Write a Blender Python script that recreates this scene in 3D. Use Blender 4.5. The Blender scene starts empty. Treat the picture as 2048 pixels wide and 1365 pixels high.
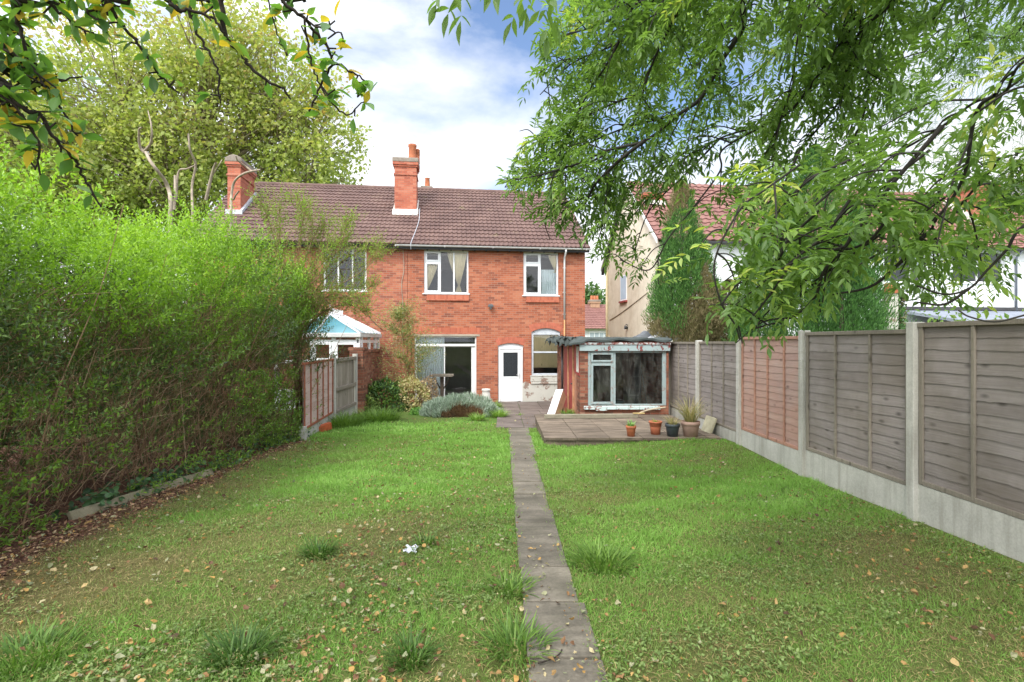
import bpy, bmesh, math, random
import numpy as np
from mathutils import Vector, Matrix
random.seed(7)
RNG = np.random.default_rng(7)
SC = bpy.context.scene
COL = SC.collection
PI = math.pi

# ------------------------------------------------------------------ camera, sky, sun, exposure
EYE = 1.63
cam = bpy.data.cameras.new('camera'); cam_o = bpy.data.objects.new('camera', cam); COL.objects.link(cam_o)
cam_o.location = (0, 0, EYE); cam_o.rotation_euler = (PI/2, 0, 0)
cam.lens = 18.0; cam.sensor_width = 36.0; cam.clip_start = 0.05; cam.clip_end = 3000
SC.camera = cam_o
SC.view_settings.view_transform = 'Standard'; SC.view_settings.look = 'None'
SC.view_settings.exposure = 0.72; SC.view_settings.gamma = 1.0
try: SC.view_settings.use_curve_mapping = False
except Exception: pass
SC.cycles.max_bounces = 7; SC.cycles.transparent_max_bounces = 10
SC.cycles.diffuse_bounces = 4; SC.cycles.glossy_bounces = 3; SC.cycles.transmission_bounces = 5
SC.cycles.use_denoising = True
SC.cycles.sample_clamp_indirect = 6.0

SUN_EL, SUN_AZ = math.radians(48), math.radians(205)     # azimuth clockwise from +Y (north): behind the camera, to its left
W = bpy.data.worlds.new('World'); SC.world = W; W.use_nodes = True
nt = W.node_tree; nt.nodes.clear()
def N(nt, t, **kw):
    n = nt.nodes.new(t)
    for k, v in kw.items():
        if k in n.inputs.keys() if hasattr(n.inputs, 'keys') else False: n.inputs[k].default_value = v
        else: setattr(n, k, v)
    return n
sky = nt.nodes.new('ShaderNodeTexSky'); sky.sky_type = 'NISHITA'; sky.sun_disc = False
sky.sun_elevation = SUN_EL; sky.sun_rotation = SUN_AZ; sky.altitude = 50; sky.air_density = 1.0; sky.dust_density = 0.6; sky.ozone_density = 2.2
bg = nt.nodes.new('ShaderNodeBackground'); out = nt.nodes.new('ShaderNodeOutputWorld')
bg.inputs['Strength'].default_value = 0.10
tc = nt.nodes.new('ShaderNodeTexCoord')
mp = nt.nodes.new('ShaderNodeMapping'); mp.inputs['Scale'].default_value = (1.5, 1.5, 3.6); mp.inputs['Location'].default_value = (3.35, 0.4, 0.62)
nz = nt.nodes.new('ShaderNodeTexNoise'); nz.inputs['Scale'].default_value = 1.25; nz.inputs['Detail'].default_value = 9; nz.inputs['Roughness'].default_value = 0.56; nz.inputs['Distortion'].default_value = 0.25
sep = nt.nodes.new('ShaderNodeSeparateXYZ')
nt.links.new(tc.outputs['Generated'], mp.inputs['Vector']); nt.links.new(mp.outputs['Vector'], nz.inputs['Vector'])
nt.links.new(tc.outputs['Generated'], sep.inputs[0])
# more cloud low down, clearer higher up
hz = nt.nodes.new('ShaderNodeMapRange'); hz.inputs[1].default_value = 0.12; hz.inputs[2].default_value = 0.62; hz.inputs[3].default_value = 0.22; hz.inputs[4].default_value = -0.12
nt.links.new(sep.outputs['Z'], hz.inputs[0])
ad = nt.nodes.new('ShaderNodeMath'); ad.operation = 'ADD'
nt.links.new(nz.outputs['Fac'], ad.inputs[0]); nt.links.new(hz.outputs[0], ad.inputs[1])
cr = nt.nodes.new('ShaderNodeValToRGB'); cr.color_ramp.elements[0].position = 0.42; cr.color_ramp.elements[1].position = 0.65
cr.color_ramp.elements[0].color = (0, 0, 0, 1); cr.color_ramp.elements[1].color = (1, 1, 1, 1)
nt.links.new(ad.outputs[0], cr.inputs[0])
# cloud tone: brighter tops, slightly grey bellies
nz2 = nt.nodes.new('ShaderNodeTexNoise'); nz2.inputs['Scale'].default_value = 2.6; nz2.inputs['Detail'].default_value = 6
nt.links.new(mp.outputs['Vector'], nz2.inputs['Vector'])
cr2 = nt.nodes.new('ShaderNodeValToRGB'); cr2.color_ramp.elements[0].position = 0.36; cr2.color_ramp.elements[1].position = 0.56
cr2.color_ramp.elements[0].color = (5.6, 5.9, 6.5, 1); cr2.color_ramp.elements[1].color = (7.0, 7.1, 7.3, 1)
nt.links.new(nz2.outputs['Fac'], cr2.inputs[0])
skm = nt.nodes.new('ShaderNodeMix'); skm.data_type = 'RGBA'; skm.blend_type = 'MULTIPLY'; skm.inputs[0].default_value = 1.0
skm.inputs[7].default_value = (1.55, 1.52, 1.55, 1)
nt.links.new(sky.outputs[0], skm.inputs[6])
# clouds brightened and packed closer sunward, out of view, as added fill light
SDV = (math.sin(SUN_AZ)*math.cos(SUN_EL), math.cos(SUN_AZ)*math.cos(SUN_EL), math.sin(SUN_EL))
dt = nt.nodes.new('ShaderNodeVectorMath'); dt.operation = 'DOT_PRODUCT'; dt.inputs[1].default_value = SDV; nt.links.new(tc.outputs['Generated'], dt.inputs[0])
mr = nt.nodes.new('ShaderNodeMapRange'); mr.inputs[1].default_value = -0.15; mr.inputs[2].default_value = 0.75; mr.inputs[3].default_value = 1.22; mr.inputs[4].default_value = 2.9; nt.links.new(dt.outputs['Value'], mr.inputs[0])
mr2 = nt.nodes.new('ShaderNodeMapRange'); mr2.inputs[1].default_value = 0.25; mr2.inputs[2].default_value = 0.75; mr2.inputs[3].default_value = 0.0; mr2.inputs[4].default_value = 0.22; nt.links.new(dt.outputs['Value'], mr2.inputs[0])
mr3 = nt.nodes.new('ShaderNodeMapRange'); mr3.inputs[1].default_value = 0.60; mr3.inputs[2].default_value = 0.85; mr3.inputs[3].default_value = 0.0; mr3.inputs[4].default_value = 0.30; nt.links.new(sep.outputs['Z'], mr3.inputs[0])  # extra cloud cover added overhead, out of view, for whiter fill light
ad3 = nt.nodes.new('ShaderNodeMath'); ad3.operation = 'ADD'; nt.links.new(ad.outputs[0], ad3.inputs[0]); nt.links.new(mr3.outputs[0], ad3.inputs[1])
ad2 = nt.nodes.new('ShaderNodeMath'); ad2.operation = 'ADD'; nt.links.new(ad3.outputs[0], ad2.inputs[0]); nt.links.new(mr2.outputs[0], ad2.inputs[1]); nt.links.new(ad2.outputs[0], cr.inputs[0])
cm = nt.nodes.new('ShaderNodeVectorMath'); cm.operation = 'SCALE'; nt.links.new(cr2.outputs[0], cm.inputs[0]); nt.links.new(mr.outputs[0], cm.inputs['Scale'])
mx = nt.nodes.new('ShaderNodeMix'); mx.data_type = 'RGBA'
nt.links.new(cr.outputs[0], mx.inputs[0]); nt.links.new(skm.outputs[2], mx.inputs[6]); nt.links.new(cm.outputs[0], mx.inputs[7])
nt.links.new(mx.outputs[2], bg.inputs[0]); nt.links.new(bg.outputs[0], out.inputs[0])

sl = bpy.data.lights.new('sun', 'SUN'); sl.energy = 2.0; sl.angle = math.radians(15); sl.color = (1.0, 0.955, 0.88)
so = bpy.data.objects.new('sun', sl); COL.objects.link(so)
sd = Vector((math.sin(SUN_AZ)*math.cos(SUN_EL), math.cos(SUN_AZ)*math.cos(SUN_EL), math.sin(SUN_EL)))
so.rotation_euler = (-sd).to_track_quat('-Z', 'Y').to_euler(); so.location = sd*40

# ------------------------------------------------------------------ placing: photo pixel + distance -> point in the place
def at(px, py, Y): return Vector(((px-1024)/1024*Y, Y, EYE-(py-682.5)/1024*Y))
def gz(Y): return 0.0 if Y < 0 else (-0.032*Y if Y < 18.6 else -0.5952)
def gnd(px, py):
    Y = EYE/((py-682.5)/1024-0.032); return Vector(((px-1024)/1024*Y, Y, gz(Y)))
AX = -0.0186                                            # the garden runs along (AX, 1)

# ------------------------------------------------------------------ mesh helpers
def put(o, parent=None):
    COL.objects.link(o)
    if parent is not None: o.parent = parent
    return o
def tag(o, label=None, cat=None, group=None, kind=None):
    if label: o['label'] = label
    if cat: o['category'] = cat
    if group: o['group'] = group
    if kind: o['kind'] = kind
    return o
def empty(name, label, cat, loc=(0, 0, 0), rz=0, group=None):
    e = bpy.data.objects.new(name, None); COL.objects.link(e); e.empty_display_size = 0.1
    e.location = loc; e.rotation_euler = (0, 0, rz)
    return tag(e, label, cat, group)

class MB:
    """collects faces of one mesh"""
    def __init__(s): s.v = []; s.f = []; s.sm = []
    def add(s, vs, fs, smooth=False):
        b = len(s.v); s.v += [tuple(v) for v in vs]
        for f in fs: s.f.append(tuple(b+i for i in f)); s.sm.append(smooth)
    def box(s, x0, x1, y0, y1, z0, z1, M=None):
        vs = [(x, y, z) for z in (z0, z1) for y in (y0, y1) for x in (x0, x1)]
        if M is not None: vs = [M @ Vector(v) for v in vs]
        s.add(vs, [(0, 2, 3, 1), (4, 5, 7, 6), (0, 1, 5, 4), (2, 6, 7, 3), (0, 4, 6, 2), (1, 3, 7, 5)])
        return s
    def quad(s, a, b, c, d, smooth=False): s.add([a, b, c, d], [(0, 1, 2, 3)], smooth); return s
    def tube(s, pts, rad, n=8, caps=True):
        pts = [Vector(p) for p in pts]; k = len(pts)
        rr = rad if hasattr(rad, '__len__') else [rad]*k
        rings = []; ref = None
        for i, p in enumerate(pts):
            t = (pts[min(i+1, k-1)]-pts[max(i-1, 0)])
            t = t.normalized() if t.length > 1e-9 else Vector((0, 0, 1))
            if ref is None: ref = Vector((1, 0, 0)) if abs(t.x) < 0.8 else Vector((0, 1, 0))
            a = t.cross(ref)
            if a.length < 1e-6: a = t.orthogonal()
            a.normalize(); b = t.cross(a); ref = b.cross(t) if False else ref
            rings.append([p+(a*math.cos(2*PI*j/n)+b*math.sin(2*PI*j/n))*rr[i] for j in range(n)])
        vs = [v for r in rings for v in r]; fs = []
        for i in range(k-1):
            for j in range(n):
                fs.append((i*n+j, i*n+(j+1) % n, (i+1)*n+(j+1) % n, (i+1)*n+j))
        s.add(vs, fs, True)
        if caps:
            s.add(rings[0], [tuple(range(n))[::-1]]); s.add(rings[-1], [tuple(range(n))])
        return s
    def lathe(s, prof, n=24, c=(0, 0, 0)):
        vs = []; fs = []
        for r, z in prof:
            for j in range(n): vs.append((c[0]+r*math.cos(2*PI*j/n), c[1]+r*math.sin(2*PI*j/n), c[2]+z))
        for i in range(len(prof)-1):
            for j in range(n): fs.append((i*n+j, i*n+(j+1) % n, (i+1)*n+(j+1) % n, (i+1)*n+j))
        s.add(vs, fs, True); return s
    def prism(s, poly, y0, y1, M=None):
        """poly in (x, z), extruded along y"""
        n = len(poly); vs = [(x, y0, z) for x, z in poly]+[(x, y1, z) for x, z in poly]
        if M is not None: vs = [M @ Vector(v) for v in vs]
        fs = [tuple(range(n)), tuple(range(2*n-1, n-1, -1))]+[(i, n+i, n+(i+1) % n, (i+1) % n) for i in range(n)]
        s.add(vs, fs); return s
    def build(s, name, mat, parent=None, bevel=0, fix=True, uvs=None):
        me = bpy.data.meshes.new(name); me.from_pydata(s.v, [], s.f)
        me.polygons.foreach_set('use_smooth', s.sm); me.update()
        if fix:
            bm = bmesh.new(); bm.from_mesh(me); bmesh.ops.remove_doubles(bm, verts=bm.verts, dist=1e-5)
            bmesh.ops.recalc_face_normals(bm, faces=bm.faces); bm.to_mesh(me); bm.free()
        me.materials.append(mat)
        o = bpy.data.objects.new(name, me); put(o, parent)
        if bevel:
            b = o.modifiers.new('b', 'BEVEL'); b.width = bevel; b.segments = 2; b.limit_method = 'ANGLE'; b.angle_limit = 0.7
            b.harden_normals = False
        return o

def np_mesh(name, V, F, mat, parent=None, smooth=False, attrs=None):
    """V (n,3), F (m,k)"""
    V = np.ascontiguousarray(V, dtype=np.float32); F = np.ascontiguousarray(F, dtype=np.int32)
    m, k = F.shape; me = bpy.data.meshes.new(name)
    me.vertices.add(len(V)); me.vertices.foreach_set('co', V.ravel())
    me.loops.add(m*k); me.loops.foreach_set('vertex_index', F.ravel())
    me.polygons.add(m); me.polygons.foreach_set('loop_start', np.arange(0, m*k, k, dtype=np.int32))
    me.polygons.foreach_set('use_smooth', np.full(m, bool(smooth)))
    for an, av in (attrs or {}).items():
        a = me.attributes.new(an, 'FLOAT', 'POINT'); a.data.foreach_set('value', np.ascontiguousarray(av, dtype=np.float32))
    me.update(calc_edges=True); me.validate()
    me.materials.append(mat); o = bpy.data.objects.new(name, me)
    return put(o, parent)

def nrm(a): return a/np.maximum(np.linalg.norm(a, axis=-1, keepdims=True), 1e-9)
def basis(d, up):
    """columns x,y,z with y along d, z near up"""
    y = nrm(d); x = nrm(np.cross(y, up)); z = np.cross(x, y); return x, y, z
def scatter(T, F, pos, d, up, ln, wd):
    """leaf template T (k,3) laid at pos, tip along d; ln, wd arrays"""
    x, y, z = basis(d, up); n = len(pos); k = len(T)
    V = pos[:, None, :]+T[None, :, 0:1]*x[:, None, :]*wd[:, None, None]+T[None, :, 1:2]*y[:, None, :]*ln[:, None, None]+T[None, :, 2:3]*z[:, None, :]*ln[:, None, None]
    FF = (F[None]+np.arange(n)[:, None, None]*k).reshape(-1, F.shape[1])
    return V.reshape(-1, 3), FF
def rep(a, k): return np.repeat(a, k)
T4 = np.array([(0, 0, 0), (.5, .48, .10), (0, 1, 0), (-.5, .48, .10)]); F4 = np.array([(0, 1, 2, 3)])
T7 = np.array([(0, 0, 0), (.42, .24, .05), (.44, .6, .04), (0, 1, -.14), (-.44, .6, .04), (-.42, .24, .05), (0, .5, -.02)])
F7 = np.array([(0, 1, 2, 6), (0, 6, 4, 5), (6, 2, 3, 4)])
def rdir(n, rng=RNG): return nrm(rng.normal(size=(n, 3)))
def vnoise(p, f=1.0, seed=0):
    """smooth pseudo-noise about 0..1 from sums of sines"""
    r = np.random.default_rng(100+seed); o = 0; a = 0
    for i in range(5):
        k = r.normal(size=3)*f*(1.5**i); ph = r.uniform(0, 6.28); w = 0.75**i
        o = o+w*np.sin(p@k+ph); a += w
    return 0.5+0.5*o/a*1.6

class Twigs:
    """many thin tubes in one mesh"""
    def __init__(s, n=4): s.n = n; s.V = []; s.F = []; s.A = []; s.b = 0
    def add(s, pts, r0, r1, a=0.5):
        pts = np.asarray(pts, float); k = len(pts); n = s.n
        t = np.gradient(pts, axis=0); t = nrm(t); ref = np.array([.31, .77, .55])
        x = nrm(np.cross(t, ref)); y = np.cross(t, x); r = np.linspace(r0, r1, k)[:, None, None]
        an = np.arange(n)*2*PI/n
        ring = pts[:, None, :]+r*(np.cos(an)[None, :, None]*x[:, None, :]+np.sin(an)[None, :, None]*y[:, None, :])
        s.V.append(ring.reshape(-1, 3))
        i = np.arange(k-1)[:, None]*n; j = np.arange(n)[None, :]; j2 = (j+1) % n
        s.F.append(np.stack([i+j, i+j2, i+n+j2, i+n+j], -1).reshape(-1, 4)+s.b); s.A.append(np.full(k*n, a)); s.b += k*n
    def build(s, name, mat, parent=None):
        return np_mesh(name, np.concatenate(s.V), np.concatenate(s.F), mat, parent, True, {'rnd': np.concatenate(s.A)})
def spline(P, m):
    """resample a polyline smoothly (Catmull-Rom) with m points a segment"""
    P = np.asarray(P, float); Q = np.vstack([2*P[0]-P[1], P, 2*P[-1]-P[-2]]); out = []
    for i in range(1, len(Q)-2):
        p0, p1, p2, p3 = Q[i-1:i+3]
        for t in np.linspace(0, 1, m, endpoint=False):
            out.append(.5*((2*p1)+(-p0+p2)*t+(2*p0-5*p1+4*p2-p3)*t*t+(-p0+3*p1-3*p2+p3)*t**3))
    out.append(P[-1]); return np.array(out)

# ------------------------------------------------------------------ materials
def S(h):
    c = [int(h[i:i+2], 16)/255 for i in (0, 2, 4)]
    return tuple(x/12.92 if x <= .04045 else ((x+.055)/1.055)**2.4 for x in c)+(1,)
def mat(name):
    m = bpy.data.materials.new(name); m.use_nodes = True; t = m.node_tree; t.nodes.clear()
    o = t.nodes.new('ShaderNodeOutputMaterial'); p = t.nodes.new('ShaderNodeBsdfPrincipled'); t.links.new(p.outputs[0], o.inputs[0])
    return m, t, p
def node(t, ty, ins=None, **kw):
    n = t.nodes.new(ty)
    for k, v in kw.items(): setattr(n, k, v)
    for k, v in (ins or {}).items():
        if isinstance(v, bpy.types.NodeSocket): t.links.new(v, n.inputs[k])
        else: n.inputs[k].default_value = v
    return n
def ramp(t, fac, stops):
    n = t.nodes.new('ShaderNodeValToRGB'); e = n.color_ramp.elements
    while len(e) < len(stops): e.new(.5)
    for i, (p, c) in enumerate(stops): e[i].position = p; e[i].color = c if len(c) == 4 else tuple(c)+(1,)
    t.links.new(fac, n.inputs[0]); return n.outputs[0]
def g(v): return (v, v, v, 1)
def noise(t, vec, scale, detail=4, rough=.55, dist=0):
    return node(t, 'ShaderNodeTexNoise', {'Vector': vec, 'Scale': scale, 'Detail': detail, 'Roughness': rough, 'Distortion': dist}).outputs['Fac']
def mixc(t, fac, a, b, mode='MIX'):
    n = t.nodes.new('ShaderNodeMix'); n.data_type = 'RGBA'; n.blend_type = mode
    for i, v in ((0, fac), (6, a), (7, b)):
        if isinstance(v, bpy.types.NodeSocket): t.links.new(v, n.inputs[i])
        else: n.inputs[i].default_value = v
    return n.outputs[2]
def bump(t, p, h, strength=.4, dist=.01):
    b = node(t, 'ShaderNodeBump', {'Height': h, 'Strength': strength, 'Distance': dist}); t.links.new(b.outputs[0], p.inputs['Normal'])
def objco(t): return t.nodes.new('ShaderNodeTexCoord').outputs['Object']
def scaled(t, vec, s):
    return node(t, 'ShaderNodeMapping', {'Vector': vec, 'Scale': s}).outputs[0]

def plain(name, col, rough=.5, var=.15, nscale=6, metal=0, bmp=0, spec=.5):
    m, t, p = mat(name); c = objco(t); n = noise(t, c, nscale, 5)
    a = tuple(x*(1-var) for x in col[:3])+(1,); b = tuple(min(1, x*(1+var)) for x in col[:3])+(1,)
    t.links.new(ramp(t, n, [(.3, a), (.7, b)]), p.inputs['Base Color']); p.inputs['Roughness'].default_value = rough
    p.inputs['Metallic'].default_value = metal; p.inputs['Specular IOR Level'].default_value = spec
    if bmp: bump(t, p, noise(t, c, nscale*8, 4), bmp, .004)
    return m

def brickmat(name, cols, mortar, swap=False, bw=.225, rh=.075, spall=.5, ms=.011):
    """bricks laid in the wall's own coordinates; side faces take y for x"""
    m, t, p = mat(name); c = objco(t); ge = t.nodes.new('ShaderNodeNewGeometry')
    tr = node(t, 'ShaderNodeVectorTransform', {'Vector': ge.outputs['True Normal']}, vector_type='NORMAL', convert_from='WORLD', convert_to='OBJECT')
    sn = node(t, 'ShaderNodeSeparateXYZ', {0: tr.outputs[0]}); sc = node(t, 'ShaderNodeSeparateXYZ', {0: c})
    ab = node(t, 'ShaderNodeMath', {0: sn.outputs[0]}, operation='ABSOLUTE').outputs[0]
    gt = node(t, 'ShaderNodeMath', {0: ab, 1: .7}, operation='GREATER_THAN').outputs[0]
    u = node(t, 'ShaderNodeMix', {0: gt, 2: sc.outputs[0], 3: sc.outputs[1]}).outputs[0]
    cb = node(t, 'ShaderNodeCombineXYZ', {0: sc.outputs[2] if swap else u, 1: u if swap else sc.outputs[2]}).outputs[0]
    br = node(t, 'ShaderNodeTexBrick', {'Vector': cb, 'Color1': g(0), 'Color2': g(1), 'Mortar': g(.5), 'Scale': 1.0, 'Mortar Size': ms*.5, 'Mortar Smooth': .25, 'Bias': 0.0, 'Brick Width': bw, 'Row Height': rh})
    br.offset = .5
    n1 = noise(t, c, 1.1, 6, .6); n2 = noise(t, c, 34, 4, .6); n3 = noise(t, c, 9, 3)
    f = node(t, 'ShaderNodeMath', {0: br.outputs['Color'], 1: n2}, operation='ADD').outputs[0]
    f = node(t, 'ShaderNodeMath', {0: f, 1: n1}, operation='ADD').outputs[0]
    f = node(t, 'ShaderNodeMath', {0: f, 1: .3333}, operation='MULTIPLY').outputs[0]
    bc = ramp(t, f, [(.28+.4*i/(len(cols)-1), q) for i, q in enumerate(cols)])
    # worn and stained places
    sp = ramp(t, noise(t, c, 2.3, 8, .68), [(.60, g(0)), (.72, g(1))])
    bc = mixc(t, node(t, 'ShaderNodeMath', {0: sp, 1: spall}, operation='MULTIPLY').outputs[0], bc, S('6b4a42'))
    mo = mixc(t, n3, mortar, tuple(x*.6 for x in mortar[:3])+(1,))
    t.links.new(mixc(t, br.outputs['Fac'], bc, mo), p.inputs['Base Color']); p.inputs['Roughness'].default_value = .9
    p.inputs['Specular IOR Level'].default_value = .25
    h = node(t, 'ShaderNodeMath', {0: n2, 1: br.outputs['Fac']}, operation='SUBTRACT').outputs[0]
    bump(t, p, h, .5, .008); return m

def leafmat(name, cols, trans=.35, rough=.45, tint=(1.25, 1.35, .55), spec=.35, stops=None):
    m, t, p = mat(name); a = node(t, 'ShaderNodeAttribute', attribute_name='rnd').outputs['Fac']
    k = len(cols); c = ramp(t, a, [((stops[i] if stops else i/(k-1)), q) for i, q in enumerate(cols)])
    t.links.new(c, p.inputs['Base Color']); p.inputs['Roughness'].default_value = rough; p.inputs['Specular IOR Level'].default_value = spec
    tr = t.nodes.new('ShaderNodeBsdfTranslucent'); t.links.new(mixc(t, 1.0, c, tint+(1,), 'MULTIPLY'), tr.inputs[0])
    ms = t.nodes.new('ShaderNodeMixShader'); ms.inputs[0].default_value = trans
    t.links.new(p.outputs[0], ms.inputs[1]); t.links.new(tr.outputs[0], ms.inputs[2])
    t.links.new(ms.outputs[0], [n for n in t.nodes if n.type == 'OUTPUT_MATERIAL'][0].inputs[0]); return m

def woodmat(name, cols, axis, rough=.85, stain=None, st_amt=.5):
    """weathered boards: grain along one axis of the object, knots and stains"""
    m, t, p = mat(name); c = objco(t); s = [70, 70, 70]; s[axis] = 1.6
    a = node(t, 'ShaderNodeAttribute', attribute_name='rnd').outputs['Fac']
    off = node(t, 'ShaderNodeVectorMath', {0: c, 1: a}, operation='ADD').outputs[0]
    gr = noise(t, scaled(t, off, s), 1.0, 6, .6, .3); bl = noise(t, off, 1.7, 5, .6)
    a2 = node(t, 'ShaderNodeMapRange', {0: a, 3: .32, 4: .68}).outputs[0]
    f = node(t, 'ShaderNodeMath', {0: gr, 1: a2}, operation='ADD').outputs[0]
    f = node(t, 'ShaderNodeMath', {0: f, 1: bl}, operation='ADD').outputs[0]
    f = node(t, 'ShaderNodeMath', {0: f, 1: .3333}, operation='MULTIPLY').outputs[0]
    k = len(cols); cc = ramp(t, f, [(.28+.42*i/(k-1), q) for i, q in enumerate(cols)])
    vs = [3.2, 3.2, 3.2]; vs[axis] = 1.5
    vo = node(t, 'ShaderNodeTexVoronoi', {'Vector': scaled(t, off, vs), 'Scale': 2.2, 'Randomness': 1.0}).outputs['Distance']
    kn = ramp(t, vo, [(.05, g(1)), (.19, g(0))]); cc = mixc(t, node(t, 'ShaderNodeMath', {0: kn, 1: .7}, operation='MULTIPLY').outputs[0], cc, tuple(x*.35 for x in cols[0][:3])+(1,))
    if stain:
        sn = ramp(t, noise(t, c, 1.4, 6, .6), [(.42, g(0)), (.62, g(1))])
        cc = mixc(t, node(t, 'ShaderNodeMath', {0: sn, 1: st_amt}, operation='MULTIPLY').outputs[0], cc, stain)
    t.links.new(cc, p.inputs['Base Color']); p.inputs['Roughness'].default_value = rough; p.inputs['Specular IOR Level'].default_value = .25
    bump(t, p, gr, .35, .004); return m

def peelmat(name, paint, under, amt=.5, scale=7, rough=.6):
    m, t, p = mat(name); c = objco(t); n = noise(t, c, scale, 8, .72, .4)
    f = ramp(t, n, [(amt-.012, g(0)), (amt+.012, g(1))])
    pc = mixc(t, noise(t, c, 3, 4), paint, tuple(x*.8 for x in paint[:3])+(1,))
    uc = mixc(t, noise(t, c, 20, 4), under[0], under[1])
    t.links.new(mixc(t, f, pc, uc), p.inputs['Base Color']); p.inputs['Roughness'].default_value = rough
    bump(t, p, node(t, 'ShaderNodeMath', {0: 1.0, 1: f}, operation='SUBTRACT').outputs[0], .5, .004); return m

def concmat(name, a, b, stain, scale=5, bstr=.3, streak=False, isl=0, grime=0):
    m, t, p = mat(name); c = objco(t)
    n = noise(t, c, scale, 8, .65); n2 = noise(t, c, scale*14, 5, .7)
    f = node(t, 'ShaderNodeMath', {0: n, 1: n2}, operation='ADD').outputs[0]; f = node(t, 'ShaderNodeMath', {0: f, 1: .5}, operation='MULTIPLY').outputs[0]
    cc = ramp(t, f, [(.34, a), (.64, b)])
    sv = scaled(t, c, (9, 9, .9)) if streak else c
    sf = ramp(t, noise(t, sv, 1.6 if not streak else 1.0, 6, .6), [(.48, g(0)), (.68, g(1))])
    cc = mixc(t, node(t, 'ShaderNodeMath', {0: sf, 1: .6}, operation='MULTIPLY').outputs[0], cc, stain)
    if grime: cc = mixc(t, ramp(t, noise(t, scaled(t, c, (1.2, 7, 1)), 1.5, 7, .68), [(.42, g(0)), (.62, g(grime))]), cc, tuple(x*.42 for x in a[:3])+(1,))
    if isl:       # each slab weathered a little differently
        ri = t.nodes.new('ShaderNodeNewGeometry').outputs['Random Per Island']
        cc = mixc(t, 1.0, cc, ramp(t, ri, [(0, g(1-isl)), (1, g(1))]), 'MULTIPLY')
    t.links.new(cc, p.inputs['Base Color']); p.inputs['Roughness'].default_value = .9; p.inputs['Specular IOR Level'].default_value = .3
    bump(t, p, n2, bstr, .005); return m

def glassmat(name, tint=(.75, .8, .8, 1), refl=1.0, rough=.01, dirt=0.0):
    m = bpy.data.materials.new(name); m.use_nodes = True; t = m.node_tree; t.nodes.clear(); o = t.nodes.new('ShaderNodeOutputMaterial')
    tr = node(t, 'ShaderNodeBsdfTransparent', {0: tint}); gl = node(t, 'ShaderNodeBsdfGlossy', {'Roughness': rough, 'Color': g(.95)})
    fr = node(t, 'ShaderNodeFresnel', {'IOR': 1.5}).outputs[0]
    fr = node(t, 'ShaderNodeMath', {0: fr, 1: 1.7*refl}, operation='MULTIPLY', use_clamp=True).outputs[0]
    mxs = node(t, 'ShaderNodeMixShader', {0: fr}); t.links.new(tr.outputs[0], mxs.inputs[1]); t.links.new(gl.outputs[0], mxs.inputs[2]); last = mxs.outputs[0]
    if dirt:
        d = node(t, 'ShaderNodeBsdfDiffuse', {0: S('8a8c84')}); c = objco(t)
        f = ramp(t, noise(t, scaled(t, c, (3, 3, 1)), 2.4, 7, .7), [(.42, g(0)), (.75, g(dirt))])
        m2 = node(t, 'ShaderNodeMixShader', {0: f}); t.links.new(last, m2.inputs[1]); t.links.new(d.outputs[0], m2.inputs[2]); last = m2.outputs[0]
    t.links.new(last, o.inputs[0]); return m

M = {}
M['brick'] = brickmat('red_brick', [S('70453a'), S('96563f'), S('a66046'), S('b07054')], S('a88e7c'))
M['brick_left'] = brickmat('red_brick_left', [S('74483c'), S('9a5844'), S('a6624a'), S('b07258')], S('aa9280'))
M['arch'] = brickmat('arch_brick', [S('9a5240'), S('ae624a'), S('b66e56')], S('b08a74'), bw=.072, rh=.24, spall=.1, ms=.006)
M['oldbrick'] = brickmat('old_brick', [S('523a30'), S('74483a'), S('8d5642'), S('96705c')], S('80705e'), spall=.6)
M['chimbrick'] = brickmat('chimney_brick', [S('8a4c3c'), S('a65c48'), S('b06850'), S('b47660')], S('a88474'), spall=.25)
M['upvc'] = plain('white_upvc', (.80, .81, .82, 1), .3, .04, 2)
M['whitepaint'] = plain('white_paint', (.74, .74, .72, 1), .5, .08, 8)
M['greypaint'] = plain('grey_white_timber', S('b9bec4'), .6, .12, 9)
M['lintel'] = concmat('lintel_concrete', S('948a7a'), S('b0a594'), S('7c7264'), 6)
M['glass'] = glassmat('window_glass', (.86, .89, .90, 1), .8, .01, .05)
M['dirtyglass'] = glassmat('dirty_glass', (.80, .82, .80, 1), .8, .03, .28)
M['blueglass'] = plain('blue_roof_glazing', S('4a7a84'), .15, .25, 1.5)
M['curtain'] = plain('cream_curtain', S('f0e2c0'), .9, .08, 5)
M['net'] = plain('net_curtain', (.84, .90, .90, 1), .9, .06, 5)
M['dark'] = plain('dark_interior', (.05, .05, .052, 1), .9, .3, 2)
M['room'] = plain('room_wall', (.24, .22, .20, 1), .9, .15, 2)
M['white_gutter'] = plain('white_gutter', S('c4c4c2'), .5, .12, 5)
M['black_pvc'] = plain('black_plastic', (.02, .02, .022, 1), .4, .2, 5)
M['rust'] = plain('rusty_pipe', S('b98a5e'), .8, .3, 9)
M['lead'] = plain('lead_flashing', S('b4b8bf'), .6, .2, 6)
M['mortarflash'] = plain('mortar_flashing', S('c8c2bc'), .9, .2, 9)
M['terracotta'] = plain('terracotta', S('a4603f'), .8, .25, 8, bmp=.2)
M['terracotta_pale'] = plain('terracotta_pale', S('a08376'), .8, .2, 7, bmp=.2)
M['bark'] = plain('bark', S('4c4238'), .95, .35, 14, bmp=.6)
M['darktwig'] = plain('dark_twig', S('2e2621'), .9, .35, 18, bmp=.5)
M['ashbark'] = plain('ash_bark', S('26231c'), .9, .35, 16, bmp=.5)
M['deadwood'] = plain('dead_wood', S('9c8f7e'), .95, .3, 8, bmp=.5)
M['hedgetwig'] = plain('hedge_twig', S('8c6c4c'), .95, .4, 9)
M['planebark'] = plain('plane_bark', S('8a8068'), .95, .3, 2)
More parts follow.
